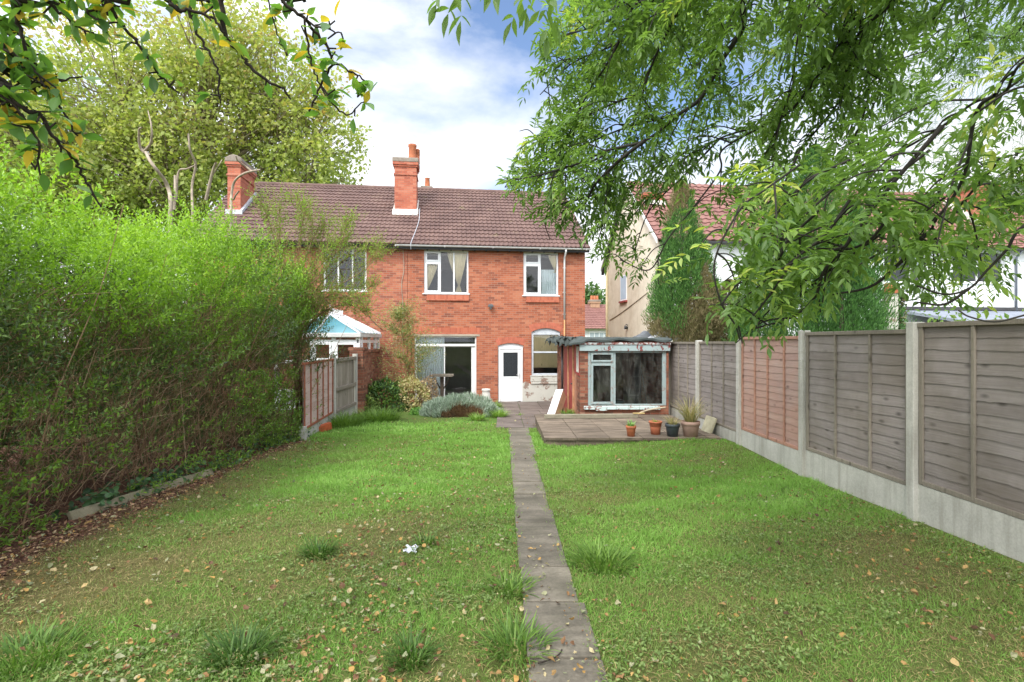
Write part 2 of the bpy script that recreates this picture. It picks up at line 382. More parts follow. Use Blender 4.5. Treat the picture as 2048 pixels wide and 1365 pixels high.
M['concrete'] = concmat('fence_concrete', S('a09e96'), S('c2c0b8'), S('8c887e'), 4, .3, True)
M['path'] = concmat('path_slab', S('605a50'), S('8a8274'), S('4c4a3c'), 3, .6, False, .25, .35)
M['terrace'] = concmat('terrace_slab', S('6a605a'), S('8e827a'), S('544c46'), 2.2, .4, False, .25, .5)
M['patio'] = concmat('patio_slab', S('6c6154'), S('a08f7d'), S('3e372e'), 3.2, .5, False, .3, .75)
M['felt'] = concmat('roof_felt', S('363c3a'), S('525a58'), S('2a302e'), 8, .6)
M['cap'] = concmat('lichen_mortar', S('6e655c'), S('9a9084'), S('4c463e'), 9, .7)
M['render'] = concmat('cream_pebbledash', S('d2c8b4'), S('e6decb'), S('c2b69e'), 3, .9)
M['whitewall'] = concmat('white_render', S('d8dade'), S('eaecee'), S('c4c4c4'), 3, .2)
M['fencewood'] = woodmat('grey_fence_wood', [S('645d58'), S('7e7672'), S('8e8682'), S('9c948e')], 1, stain=S('665c4e'), st_amt=.45)
M['fenceorange'] = woodmat('orange_fence_wood', [S('846a60'), S('9c8078'), S('aa9288'), S('a89c98')], 1, stain=S('b48a76'), st_amt=.4)
M['fencepink'] = woodmat('pink_fence_wood', [S('a88c84'), S('bca29a'), S('c6b0a8'), S('ccb8b0')], 1)
M['battenred'] = woodmat('red_batten', [S('84503e'), S('98604a'), S('a46c56')], 2)
M['battengrey'] = woodmat('grey_batten', [S('6a645a'), S('867e72'), S('989086')], 2)
M['battenorange'] = woodmat('orange_batten', [S('94705e'), S('ac8472'), S('b69484')], 2)
M['closeboard'] = woodmat('grey_closeboard', [S('5e564a'), S('857d70'), S('9c9488'), S('aaa498')], 2)
M['redpaint'] = peelmat('peeling_red_paint', S('9c3a34'), (S('b07a5c'), S('5c3028')), .64, 9)
M['tanwood'] = plain('worn_door_timber', S('b08060'), .8, .3, 7)
M['bluepaint'] = peelmat('peeling_pale_blue', S('9cacac'), (S('7e2c28'), S('6e3a30')), .57, 5)
M['bluepaint2'] = peelmat('peeling_pale_blue_frame', S('98a8a8'), (S('6e4a42'), S('b0b4b0')), .56, 11)
M['oldwhite'] = peelmat('flaking_white', S('c8c5bb'), (S('8a6250'), S('8e867c')), .565, 2.6)
M['sillpaint'] = peelmat('flaking_sill', S('c9dad8'), (S('8a4a44'), S('8c8078')), .56, 7)
def facade_tiles(): pass
# ------------------------------------------------------------------ the ground: one sheet to the horizon
def tilemat(name, cols, lichen):
    m, t, p = mat(name); c = objco(t)
    f = node(t, 'ShaderNodeMath', {0: noise(t, c, 1.3, 6, .6), 1: noise(t, c, 22, 3)}, operation='ADD').outputs[0]
    f = node(t, 'ShaderNodeMath', {0: f, 1: .5}, operation='MULTIPLY').outputs[0]
    cc = ramp(t, f, [(.36, cols[0]), (.5, cols[1]), (.64, cols[2])])
    lf = ramp(t, noise(t, c, 2.1, 8, .7), [(.60, g(0)), (.70, g(.55))]); cc = mixc(t, lf, cc, lichen)
    t.links.new(cc, p.inputs['Base Color']); p.inputs['Roughness'].default_value = .75; p.inputs['Specular IOR Level'].default_value = .4
    bump(t, p, noise(t, c, 60, 3), .3, .004); return m
M['tile'] = tilemat('brown_roof_tile', [S('4e3a36'), S('614a44'), S('745c54')], S('7c7450'))
M['redtile'] = tilemat('red_roof_tile', [S('6a4842'), S('7c564f'), S('8a645c')], S('6c5a4e'))
M['greytile'] = tilemat('grey_roof_tile', [S('5a5858'), S('727070'), S('848280')], S('7c7a60'))

def lush(x, y):
    """how lush the turf is: thin and worn near the hedge, under the trees and beside paths"""
    p = np.stack([x, y, 0*x], -1)
    l = .42+.26*np.clip((y-3.6)/3.4, 0, 1)+.45*(vnoise(p, .9, 3)-.5)+.3*(vnoise(p, 2.6, 4)-.5)
    l = l-.38*np.clip((-2.3-(x-AX*y))/1.3, 0, 1)*np.clip((11-y)/3, 0, 1)
    l = l+.12*np.clip((y-8)/5, 0, 1)
    return np.clip(l, 0, 1)
def soil(x, y):
    """1 on the bare strip along the hedge"""
    p = np.stack([x, y, 0*x], -1); u = x-AX*y
    edge = -3.58+.40*(vnoise(p, .8, 9)-.5)-.05*(y-4)+.18*(vnoise(p, 4, 8)-.5)
    return np.clip((edge-u)/.30+.5, 0, 1)*np.clip((10.6-y)/.8, 0, 1)
def hump(x, y):
    p = np.stack([x, y, 0*x], -1); return .035*(vnoise(p, .7, 5)-.5)+.018*(vnoise(p, 2.4, 6)-.5)
def gheight(x, y):
    z = np.where(y < 0, 0, np.where(y < 18.6, -.032*y, -.5952)); u = x-AX*y
    ins = np.clip((y-.5)/1, 0, 1)*np.clip((16-y)/2, 0, 1)*np.clip((4.0-np.abs(u))/.6, 0, 1)
    pathm = np.clip((np.abs(u-.33)-.22)/.15, 0, 1)
    h = hump(x, y)*ins*pathm
    # the lawn banks up to the right-hand end of the patio; soil banks up under the hedge
    h = h+.12*np.clip((u-1.2)/2.0, 0, 1)*np.clip((y-7.2)/1.9, 0, 1)*np.clip((11-y)/1.5, 0, 1)
    h = h+.05*np.clip((-3.2-u)/.6, 0, 1)*np.clip((10.5-y)/1, 0, 1)*np.clip(y-.5, 0, 1)
    h = h+.07*np.clip((-3.4-u)/.8, 0, 1)*np.clip((y-12)/1.5, 0, 1)*np.clip((17-y)/1, 0, 1)
    return z+h
def axis_steps(a, b, fine, far):
    xs = list(np.arange(a, b+1e-6, fine)); d = fine; x = b
    while x < far: d *= 1.35; x += d; xs.append(x)
    x = a; d = fine
    while x > -far: d *= 1.35; x -= d; xs.insert(0, x)
    return np.array(xs)
gx = axis_steps(-6, 5, .10, 900); gy = axis_steps(1, 19, .10, 900)
GX, GY = np.meshgrid(gx, gy); GZ = gheight(GX, GY)
nx, ny = len(gx), len(gy); ii = (np.arange(ny-1)[:, None]*nx+np.arange(nx-1)[None]).reshape(-1)
gm, t, p = mat('lawn_soil'); c = objco(t)
sa = node(t, 'ShaderNodeAttribute', attribute_name='soil').outputs['Fac']; la = node(t, 'ShaderNodeAttribute', attribute_name='rnd').outputs['Fac']
n1 = noise(t, c, 9, 8, .65); n2 = noise(t, c, 60, 5, .7)
turf = mixc(t, la, ramp(t, n2, [(.3, S('4c4a2c')), (.7, S('746a44'))]), ramp(t, n2, [(.3, S('3c5a22')), (.7, S('5c8034'))]))
dirt = ramp(t, node(t, 'ShaderNodeMath', {0: node(t, 'ShaderNodeMath', {0: n1, 1: n2}, operation='ADD').outputs[0], 1: .5}, operation='MULTIPLY').outputs[0], [(.34, S('3a2a22')), (.5, S('5c4036')), (.64, S('7a5a48'))])
t.links.new(mixc(t, sa, turf, dirt), p.inputs['Base Color']); p.inputs['Roughness'].default_value = .95; p.inputs['Specular IOR Level'].default_value = .15
bump(t, p, node(t, 'ShaderNodeMath', {0: n1, 1: n2}, operation='ADD').outputs[0], .8, .02)
ground = np_mesh('ground', np.stack([GX, GY, GZ], -1).reshape(-1, 3), np.stack([ii, ii+1, ii+nx+1, ii+nx], -1), gm, None, True,
                 {'soil': soil(GX, GY).ravel(), 'rnd': lush(GX, GY).ravel()})
tag(ground, 'lawn ground falling gently from the camera to the house', 'lawn', kind='structure')

# ---- garden path: worn slabs in a single file
def P2(u, y, z=0): return Vector((u+AX*y, y, z))
pm = MB(); joints = [0.2, .9, 1.5, 2.2, 2.75, 3.37, 3.94, 4.98, 5.42, 6.05, 6.62, 7.3, 7.9, 8.55, 9.2, 9.85, 10.5, 11.1, 11.75]
for a, b in zip(joints[:-1], joints[1:]):
    r = random.random; w0, w1 = .125+r()*.015, .50+r()*.03
    if a > 8.4: w1 = .56+r()*.03
    dz = r()*.012; tl = (r()-.5)*.012; k = .006
    za, zb = gz(a)+.018+dz, gz(b)+.018+dz+tl
    vs = [P2(w0, a+k, za), P2(w1, a+k, za+tl), P2(w1+.01, b-k, zb+tl), P2(w0, b-k, zb)]
    n = 6; top = []
    lo = [Vector((v.x, v.y, v.z-.07)) for v in vs]
    pm.add(vs+lo, [(0, 1, 2, 3), (0, 4, 5, 1), (1, 5, 6, 2), (2, 6, 7, 3), (3, 7, 4, 0)])
tag(pm.build('path', M['path'], None, .006), 'straight narrow path of dark worn slabs down the lawn', 'path', kind='structure')

# ---- low paving between lawn, house and outhouse
tm = MB(); y0 = 11.75
rows = [11.76, 12.5, 13.25, 14.0, 14.75, 15.5, 16.25, 17.0, 17.75, 18.4, 19.2]
for a, b in zip(rows[:-1], rows[1:]):
    us = [-.15, .5, 1.1, 1.75] if a < 15.5 else [-3.6, -2.9, -2.2, -1.5, -.8, -.15, .55, 1.25, 1.95, 2.6]
    for u0, u1 in zip(us[:-1], us[1:]):
        dz = random.random()*.012; z = gz((a+b)/2)+.015+dz
        sl = (gz(b)-gz(a))/2
        vs = [P2(u0+.006, a+.006, z-sl), P2(u1-.006, a+.006, z-sl), P2(u1-.006, b-.006, z+sl), P2(u0+.006, b-.006, z+sl)]
        lo = [Vector((v.x, v.y, v.z-.08)) for v in vs]
        tm.add(vs+lo, [(0, 1, 2, 3), (0, 4, 5, 1), (1, 5, 6, 2), (2, 6, 7, 3), (3, 7, 4, 0)])
tag(tm.build('house_paving', M['terrace'], None, .005), 'dull grey brown slab paving between lawn and house', 'paving', kind='structure')

# ---- raised patio in front of the outhouse
PZ = -.135
pt = MB()
for a, b in ((9.32, 9.92), (9.93, 10.53), (10.54, 11.14), (11.15, 11.75), (11.76, 12.33)):
    u = .76; i = 0
    while u < 3.95:
        w = .60 if i else (.60 if int(a*10) % 2 else .5)
        dz = random.random()*.006
        pt.box(u+.004, min(u+w, 4.02)-.004, 0, 1, 0, 1, None) if False else None
        u1 = min(u+w, 4.0); z = PZ+dz
        vs = [P2(u+.005, a, z), P2(u1-.005, a, z), P2(u1-.005, b-.01, z), P2(u+.005, b-.01, z)]
        lo = [Vector((v.x, v.y, v.z-.045)) for v in vs]
        pt.add(vs+lo, [(0, 1, 2, 3), (0, 4, 5, 1), (1, 5, 6, 2), (2, 6, 7, 3), (3, 7, 4, 0)])
        u = u1; i += 1
for k in range(6):     # retaining slabs on edge under it
    u0, u1 = .79+k*.55, .79+(k+1)*.55
    vs = [P2(u0, 9.36, PZ-.047), P2(u1-.006, 9.36, PZ-.047), P2(u1-.006, 9.42, PZ-.047), P2(u0, 9.42, PZ-.047)]; lo = [Vector((v.x, v.y, -.55)) for v in vs]
    pt.add(vs+lo, [(0, 1, 2, 3), (0, 4, 5, 1), (1, 5, 6, 2), (2, 6, 7, 3), (3, 7, 4, 0)])
for k in range(5):
    y0, y1 = 9.43+k*.58, 9.43+(k+1)*.58
    vs = [P2(.79, y0, PZ-.047), P2(.85, y0, PZ-.047), P2(.85, y1-.006, PZ-.047), P2(.79, y1-.006, PZ-.047)]; lo = [Vector((v.x, v.y, -.6)) for v in vs]
    pt.add(vs+lo, [(0, 1, 2, 3), (0, 4, 5, 1), (1, 5, 6, 2), (2, 6, 7, 3), (3, 7, 4, 0)])
vs = [P2(.86, 9.43, PZ-.06), P2(3.98, 9.43, PZ-.06), P2(3.98, 12.35, PZ-.06), P2(.86, 12.35, PZ-.06)]; lo = [Vector((v.x, v.y, -.6)) for v in vs]
pt.add(vs+lo, [(0, 1, 2, 3), (0, 4, 5, 1), (1, 5, 6, 2), (2, 6, 7, 3), (3, 7, 4, 0)])
tag(pt.build('patio', M['patio'], None, .004), 'raised patio of weathered paving slabs before the outhouse', 'patio', kind='structure')

# ------------------------------------------------------------------ houses
TH = math.atan(.12); CT, ST = math.cos(TH), math.sin(TH)
class Frame:
    def __init__(s, X, Y, th=TH): s.o = (X, Y); s.c = math.cos(th); s.s = math.sin(th); s.th = th
    def px(s, px, py, d=0):
        """pixel -> (u, z) on the plane at depth d behind the frame's face"""
        t = (px-1024)/1024; u = (t*(s.o[1]+d*s.c)-s.o[0]+d*s.s)/(s.c-t*s.s); Y = s.o[1]+u*s.s+d*s.c
        return u, EYE-(py-682.5)/1024*Y
def wall_mb(u0, u1, z0, z1, holes, th=.28, y=0, mb=None, arch=None):
    """wall face at y, holes (u0,u1,z0,z1[,rise])"""
    mb = mb or MB(); us = sorted({u0, u1} | {h[0] for h in holes} | {h[1] for h in holes}); zs = sorted({z0, z1} | {h[2] for h in holes} | {h[3] for h in holes})
    us = [u for u in us if u0-1e-6 <= u <= u1+1e-6]; zs = [z for z in zs if z0-1e-6 <= z <= z1+1e-6]
    ins = lambda a, b: any(h[0]-1e-6 <= a and b[0] <= h[1]+1e-6 and h[2]-1e-6 <= b[1] and b[2] <= h[3]+1e-6 for h in holes)
    for a, b in zip(us[:-1], us[1:]):
        for c, d in zip(zs[:-1], zs[1:]):
            if any(h[0]-1e-6 <= a and b <= h[1]+1e-6 and h[2]-1e-6 <= c and d <= h[3]+1e-6 for h in holes): continue
            mb.quad((a, y, c), (b, y, c), (b, y, d), (a, y, d)); mb.quad((a, y+th, c), (a, y+th, d), (b, y+th, d), (b, y+th, c))
    for h in holes:
        a, b, c, d = h[:4]; R = h[4] if len(h) > 4 else 0
        mb.quad((a, y, c), (a, y, d-R), (a, y+th, d-R), (a, y+th, c)); mb.quad((b, y, c), (b, y+th, c), (b, y+th, d-R), (b, y, d-R))
        mb.quad((a, y, c), (a, y+th, c), (b, y+th, c), (b, y, c))
        if not R: mb.quad((a, y, d), (b, y, d), (b, y+th, d), (a, y+th, d))
        else:
            n = 12; P = [(a+(b-a)*i/n, d-R*(2*i/n-1)**2) for i in range(n+1)]
            for (p, q) in zip(P[:-1], P[1:]):
                mb.quad((p[0], y, p[1]), (q[0], y, q[1]), (q[0], y, d), (p[0], y, d)); mb.quad((p[0], y, p[1]), (p[0], y+th, p[1]), (q[0], y+th, q[1]), (q[0], y, q[1]))
                mb.quad((p[0], y+th, p[1]), (p[0], y+th, d), (q[0], y+th, d), (q[0], y+th, q[1]))
    mb.quad((u0, y, z0), (u0, y, z1), (u0, y+th, z1), (u0, y+th, z0)); mb.quad((u1, y, z0), (u1, y+th, z0), (u1, y+th, z1), (u1, y, z1))
    mb.quad((u0, y, z1), (u1, y, z1), (u1, y+th, z1), (u0, y+th, z1)); return mb
def roof_mb(u0, u1, y0, z0, y1, z1, rows, period=.165, amp=.022, thick=.042):
    """rolled tiles in rows from eave (y0,z0) to ridge (y1,z1)"""
    mb = MB(); n = max(4, int((u1-u0)/period*8)); u = np.linspace(u0, u1, n+1); ph = (u/period) % 1
    w = np.where(ph < .55, np.sin(ph/.55*PI), -.15*np.sin((ph-.55)/.45*PI))*amp
    sl = np.array([y1-y0, z1-z0]); L = np.linalg.norm(sl); d = sl/L; nn = np.array([-d[1], d[0]])
    st = L/rows
    for i in range(rows):
        s0, s1 = i*st-.015, (i+1)*st+.02; jit = (random.random()-.5)*.006
        ln = []
        for s, h in ((s0, -.004), (s0, thick), (s1, .004)):
            hh = h+w+jit
            if h < 0: hh = w*.9-.006
            ln.append(np.stack([u, y0+d[0]*s+nn[0]*hh, z0+d[1]*s+nn[1]*hh], -1))
        V = np.concatenate(ln); F = []
        for k in range(2):
            for j in range(n): F.append((k*(n+1)+j, k*(n+1)+j+1, (k+1)*(n+1)+j+1, (k+1)*(n+1)+j))
        mb.add([tuple(v) for v in V], F, False)
    return mb
def frame_bars(mb, a, b, c, d, w, y0, y1):
    mb.box(a, a+w, y0, y1, c, d); mb.box(b-w, b, y0, y1, c, d); mb.box(a+w, b-w, y0, y1, d-w, d); mb.box(a+w, b-w, y0, y1, c, c+w)
def curtain_mb(u0, u1, z0, z1, y, gather=None, folds=9):
    """hanging cloth with folds; gather = (u, z) where it is tied"""
    mb = MB(); n = folds*6; m = 10; V = []; F = []
    for j in range(m+1):
        f = j/m; z = z1+(z0-z1)*f
        a, b = u0, u1
        if gather:
            gu, gzz = gather; q = (z1-z)/(z1-gzz) if z > gzz else 1-.25*(gzz-z)/max(.01, gzz-z0)
            q = max(0, min(1, q))**1.3*.9; a = u0+(gu-u0)*q; b = u1+(gu-u1)*q
        for i in range(n+1):
            s = i/n; V.append((a+(b-a)*s, y+.025*math.sin(s*folds*2*PI+.6*math.sin(f*3)), z))
    for j in range(m):
        for i in range(n): F.append((j*(n+1)+i, j*(n+1)+i+1, (j+1)*(n+1)+i+1, (j+1)*(n+1)+i))
    mb.add(V, F, True); return mb

# ---- the house with the white back door
HF = Frame(-.073, 18.6)
house = empty('brick_house', 'red brick house with a white back door, upstairs casement windows and brown tiled roof', 'house', (HF.o[0], HF.o[1], 0), TH)
ZB = -.62
uP = HF.px(815, 600)[0]; uR = HF.px(1170, 600)[0]
ZE = 5.02; YR = 3.85; ZR = 8.15; EO = .28
def R4(x0, y0, x1, y1): a = HF.px(x0, y1); b = HF.px(x1, y0); return (a[0], b[0], a[1], b[1])
W1 = R4(848, 502, 937, 587); W2 = R4(1047, 506, 1117, 591); PD = R4(829, 671, 953, 801); BD = R4(996, 687, 1047, 806); KW = R4(1063, 657, 1121, 752)
BDh = BD+(.085,); KWh = KW+(.14,)
wm = wall_mb(uP, uR, ZB, ZE-.05, [W1, W2, PD, BDh, KWh])
wm.quad((uR, .28, ZB), (uR, 7.6, ZB), (uR, 7.6, ZE-.05), (uR, .28, ZE-.05)); wm.add([(uR, 0, ZE-.05), (uR, 7.6, ZE-.05), (uR, YR, ZR-.10)], [(0, 1, 2)])
wm.quad((uP, 7.6, ZB), (uR, 7.6, ZB), (uR, 7.6, ZE-.05), (uP, 7.6, ZE-.05))
wm.build('wall', M['brick'], house)
rm = MB(); rm.quad((uP+.02, .29, ZB), (uP+.02, 7.5, ZB), (uP+.02, 7.5, ZE-.1), (uP+.02, .29, ZE-.1)); rm.quad((uP+.02, .29, ZB+.05), (uR-.05, .29, ZB+.05), (uR-.05, 7.5, ZB+.05), (uP+.02, 7.5, ZB+.05))
rm.box(uP+.03, uR-.06, .29, 7.5, 2.05, 2.2); rm.box(uP+.03, uR-.06, .29, 7.5, 4.72, 4.8); rm.quad((uP+.02, 4.0, ZB), (uR-.05, 4.0, ZB), (uR-.05, 4.0, 4.7), (uP+.02, 4.0, 4.7))
um = PD[1]+.35; rm.box(um, um+.1, .29, 4.0, ZB, 2.05); um = (W1[1]+W2[0])/2; rm.box(um, um+.1, .29, 4.0, 2.2, 4.72)
rm.build('interior', M['room'], house)
rf = roof_mb(uP, uR+.12, -EO, ZE, YR, ZR, 17).build('roof', M['tile'], house, fix=False)
bk = MB(); bk.quad((uP, YR, ZR-.005), (uR+.12, YR, ZR-.005), (uR+.12, 7.9, ZE-.05), (uP, 7.9, ZE-.05)); bk.quad((uP, -EO, ZE-.02), (uP, YR, ZR-.03), (uR+.12, YR, ZR-.03), (uR+.12, -EO, ZE-.02)); bk.build('rear_slope', M['tile'], house)
def ridge(u0, u1, parent, mt):
    r = MB(); x = u0
    while x < u1-.02:
        x1 = min(x+.45, u1); n = 8; P0 = []; P1 = []
        for i in range(n+1):
            a = -.25+ (PI+.5)*i/n; P0.append((x+.004, YR+.12*math.cos(a), ZR-.02+.115*math.sin(a))); P1.append((x1+.012, YR+.115*math.cos(a), ZR-.02+.108*math.sin(a)))
        r.add(P0+P1, [(i, i+1, n+2+i, n+1+i) for i in range(n)], True); x = x1
    return r.build('ridge_tiles', mt, parent, fix=False)
ridge(uP, uR+.13, house, M['tile'])
# eaves: dark soffit, grey gutter, brackets
sf = MB(); sf.box(uP, uR+.1, -EO+.04, 0.02, ZE-.09, ZE-.055); sf.box(uP, uR+.1, -EO+.03, -EO+.05, ZE-.16, ZE-.02)
k = uP+.25
while k < uR: sf.box(k, k+.05, -EO+.06, -.004, ZE-.17, ZE-.09); k += .42
sf.build('soffit', M['dark'], house)
def gutter(u0, u1, parent, z=ZE-.035, mt='white_gutter'):
    gm_ = MB(); n = 8; c = -EO-.045
    for r in (.055, .048):
        P = []
        for u in (u0, u1):
            for i in range(n+1):
                a = PI+PI*i/n; P.append((u, c+r*math.cos(a), z+r*math.sin(a)))
        gm_.add(P, [(i, i+1, n+2+i, n+1+i) for i in range(n)], True)
    x = u0
    while x < u1: gm_.box(x, x+.03, c-.06, c+.06, z-.064, z-.058+.02); x += 1.7
    return gm_.build('gutter', M[mt], parent)
gutter(uP-.4, uR+.12, house)
du = HF.px(1128, 560)[0]
dp = MB(); dp.tube([(du, -EO-.045, ZE-.08), (du, -EO-.045, ZE-.17), (du, -.09, ZE-.33), (du, -.075, ZE-.45), (du, -.075, HF.px(1128, 640)[1])], .034, 10)
for zz in (4.3, 3.4, 2.6): dp.box(du-.05, du+.05, -.078, -.002, zz, zz+.03)
dp.build('downpipe', M['white_gutter'], house)
dp = MB(); dp.tube([(du, -.075, HF.px(1128, 640)[1]), (du, -.075, ZB+.1)], .028, 10); dp.build('downpipe', M['rust'], house)['label'] = 'rusty lower pipe'
# chimney on the party line
def chimney(parent, u0, u1, y0, y1, zb, zt, mt, rounded=False):
    ch = MB(); ch.box(u0, u1, y0, y1, zb, zt)
    for z, o, h in ((zt-.55, .03, .06), (zt-.22, .035, .07), (zt-.15, .07, .10)): ch.box(u0-o, u1+o, y0-o, y1+o, z, z+h)
    o = ch.build('chimney', mt, parent); cp = MB()
    if rounded:
        n = 10; cp.add([], [])
        pr = [(u0-.08, zt-.05), (u0-.06, zt+.10), (u0+.10, zt+.19), ((u0+u1)/2, zt+.22), (u1-.1, zt+.19), (u1+.06, zt+.10), (u1+.08, zt-.05)]
        cp.prism(pr, y0-.08, y1+.08)
    else: cp.box(u0-.08, u1+.08, y0-.08, y1+.08, zt-.05, zt+.13)
    cp.build('chimney_cap', M['cap'], o, .03); return o
c0 = HF.px(789, 428, 1.83)[0]; c1 = HF.px(833, 428, 1.83)[0]
def roofz(y): return ZE+(ZR-ZE)*(y+EO)/(YR+EO)
zt = HF.px(811, 316, 1.83)[1]-.13
chm = chimney(house, c0, c1, 1.83, 2.62, roofz(1.83)-.25, zt, M['chimbrick'])
fl = MB()
fl.prism([(1.60, roofz(1.60)+.045), (1.825, roofz(1.825)+.045), (1.825, roofz(1.825)+.16), (1.79, roofz(1.79)+.15)], c0-.07, c1+.07, Matrix(((0, 1, 0, 0), (1, 0, 0, 0), (0, 0, 1, 0), (0, 0, 0, 1))))
for s, a, b in ((-1, c0-.05, c0-.003), (1, c1+.003, c1+.05)):
    fl.prism([(1.78, roofz(1.78)+.04), (2.62, roofz(2.62)+.04), (2.62, roofz(2.62)+.15), (1.80, roofz(1.80)+.17)], a, b, Matrix(((0, 1, 0, 0), (1, 0, 0, 0), (0, 0, 1, 0), (0, 0, 0, 1))))
fl.build('flashing', M['mortarflash'], chm, .01)
pot = MB(); uc = HF.px(824.5, 300, 2.0)[0]
pot.lathe([(.15, 0), (.165, .05), (.15, .1), (.14, .5), (.165, .55), (.165, .62), (.125, .62), (.115, .3)], 20, (uc, 2.1, zt+.12)); pot.build('chimney_pot', M['terracotta'], chm)
pot = MB(); prof = [(.13, 0), (.125, .30)]
for k in range(5): prof += [(.11, .30+k*.05), (.135, .32+k*.05), (.135, .335+k*.05)]
prof += [(.12, .56), (.10, .5)]
pot.lathe(prof, 20, (uc+.14, 2.42, zt+.12)); pot.build('chimney_pot', M['terracotta'], chm)
# the stack on the front slope, only its top shows over the ridge
u0, u1 = HF.px(845, 375, 4.9)[0], HF.px(862, 375, 4.9)[0]
ch2 = chimney(house, u0, u1, 4.8, 5.5, 7.0, HF.px(850, 380, 4.9)[1], M['chimbrick'])
pot = MB(); pot.lathe([(.13, 0), (.14, .05), (.12, .1), (.10, .42), (.12, .46), (.08, .46)], 16, ((u0+u1)/2+.02, 5.1, HF.px(850, 380, 4.9)[1]+.12)); pot.build('chimney_pot', M['terracotta'], ch2)

def pane(mb, a, b, c, d, y): mb.quad((a, y, c), (b, y, c), (b, y, d), (a, y, d)); return mb
def casement(parent, r, mull, tops, F=HF, yin=.07, wsill=True, mt='upvc', gl='glass', fw=.055):
    """white framed window: mull = fractions of width of mullions; tops = lights with a small opener above"""
    a, b, c, d = r; e = empty_part('window', parent); fm = MB(); frame_bars(fm, a, b, c, d, fw, yin, yin+.07)
    xs = [a+fw]+[a+(b-a)*m for m in mull]+[b-fw]
    for x in xs[1:-1]: fm.box(x-.025, x+.025, yin, yin+.07, c+fw, d-fw)
    for k in range(len(xs)-1):
        x0, x1 = xs[k]+(.025 if k else 0), xs[k+1]-(.025 if k < len(xs)-2 else 0)
        if k in tops:
            zt_ = d-(d-c)*.27; fm.box(x0, x1, yin, yin+.07, zt_-.03, zt_+.03)
            for (q0, q1) in ((c+fw, zt_-.03), (zt_+.03, d-fw)): frame_bars(fm, x0, x1, q0, q1, .05, yin-.018, yin+.05)
    fo = fm.build('frame', M[mt], e, .006)
    gp = MB(); pane(gp, a+fw-.01, b-fw+.01, c+fw-.01, d-fw+.01, yin+.035); gp.build('pane', M[gl], e, fix=False)
    if wsill:
        sm_ = MB(); sm_.box(a-.05, b+.05, -.05, yin+.02, c-.035, c+.002); sm_.build('sill', M[mt], e, .008)
    return e
def empty_part(name, parent, loc=(0, 0, 0)):
    e = bpy.data.objects.new(name, None); COL.objects.link(e); e.parent = parent; e.location = loc; e.empty_display_size = .05; return e
w1 = casement(house, W1, (.36, .67), (0,))
w2 = casement(house, W2, (.48,), (0,))
a, b, c, d = W1; wd = b-a
curtain_mb(a+wd*.52, b-.05, c+.02, d-.04, .19, (a+wd*.79, c+.33), 10).build('curtain', M['curtain'], w1, fix=False)
curtain_mb(a+.02, a+wd*.34, c+.02, d-.32, .19, (a+.06, c+.12), 7).build('curtain', M['curtain'], w1, fix=False)
a, b, c, d = W2; wd = b-a
curtain_mb(a+wd*.52, b-.04, c+.03, c+(d-c)*.62, .20, None, 9).build('curtain', M['net'], w2, fix=False)
curtain_mb(a+wd*.72, b-.04, c+(d-c)*.55, d-.03, .17, (b-.06, c+(d-c)*.58), 6).build('curtain', M['curtain'], w2, fix=False)
for r in (W1, W2):         # lintel boards and brick sills
    l = MB(); l.box(r[0]-.18, r[1]+.20, -.02, .1, r[3]+.005, min(r[3]+.10, ZE-.10)); l.build('lintel', M['lintel'], house, .005)
    l = MB(); l.box(r[0]+.10, r[1]+.02, -.035, .02, r[2]-.20, r[2]-.045); l.prism([(r[0]+.08, r[2]-.26), (r[1]+.0, r[2]-.26), (r[1]+.03, r[2]-.20), (r[0]+.08, r[2]-.20)], -.06, .02); l.build('brick_sill', M['arch'], house, .008)
# patio door
a, b, c, d = PD; pdo = empty_part('patio_door', house); fm = MB(); tz = HF.px(890, 690)[1]
fm.box(a, a+.05, .06, .16, c, d-.04); fm.box(b-.05, b, .06, .16, c, d-.04); fm.box(a+.05, b-.05, .06, .16, d-.085, d-.04); fm.box(a+.05, b-.05, .05, .17, tz-.05, tz+.03); fm.box(a+.05, b-.05, .06, .16, c, c+.05)
fm.build('frame', M['whitepaint'], pdo, .005)
mu = HF.px(890, 740)[0]
sd_ = MB(); frame_bars(sd_, a+.05, mu, c+.05, tz-.05, .035, .075, .105); sd_.build('sliding_leaf', M['whitepaint'], pdo, .004)
sd_ = MB(); frame_bars(sd_, mu-.03, b-.05, c+.05, tz-.05, .03, .115, .145); sd_.box(b-.18, b-.05, .11, .15, c+.05, tz-.05); sd_.build('sliding_leaf', M['whitepaint'], pdo, .004)
gp = MB(); pane(gp, a+.05, mu, c+.05, tz-.05, .09); pane(gp, mu, b-.1, c+.05, tz-.05, .13); pane(gp, a+.04, b-.04, tz, d-.05, .11); gp.build('pane', M['glass'], pdo, fix=False)
curtain_mb(a+.06, mu-.02, c+.05, d-.07, .23, None, 11).build('curtain', M['net'], pdo, fix=False)
l = MB(); l.box(a-.02, b+.12, -.012, .05, d-.04, d+.035); l.build('lintel', M['lintel'], house, .005)
l = MB(); l.box(a-.05, b+.15, -.006, .02, d+.036, d+.27); l.build('brick_header', M['arch'], house)
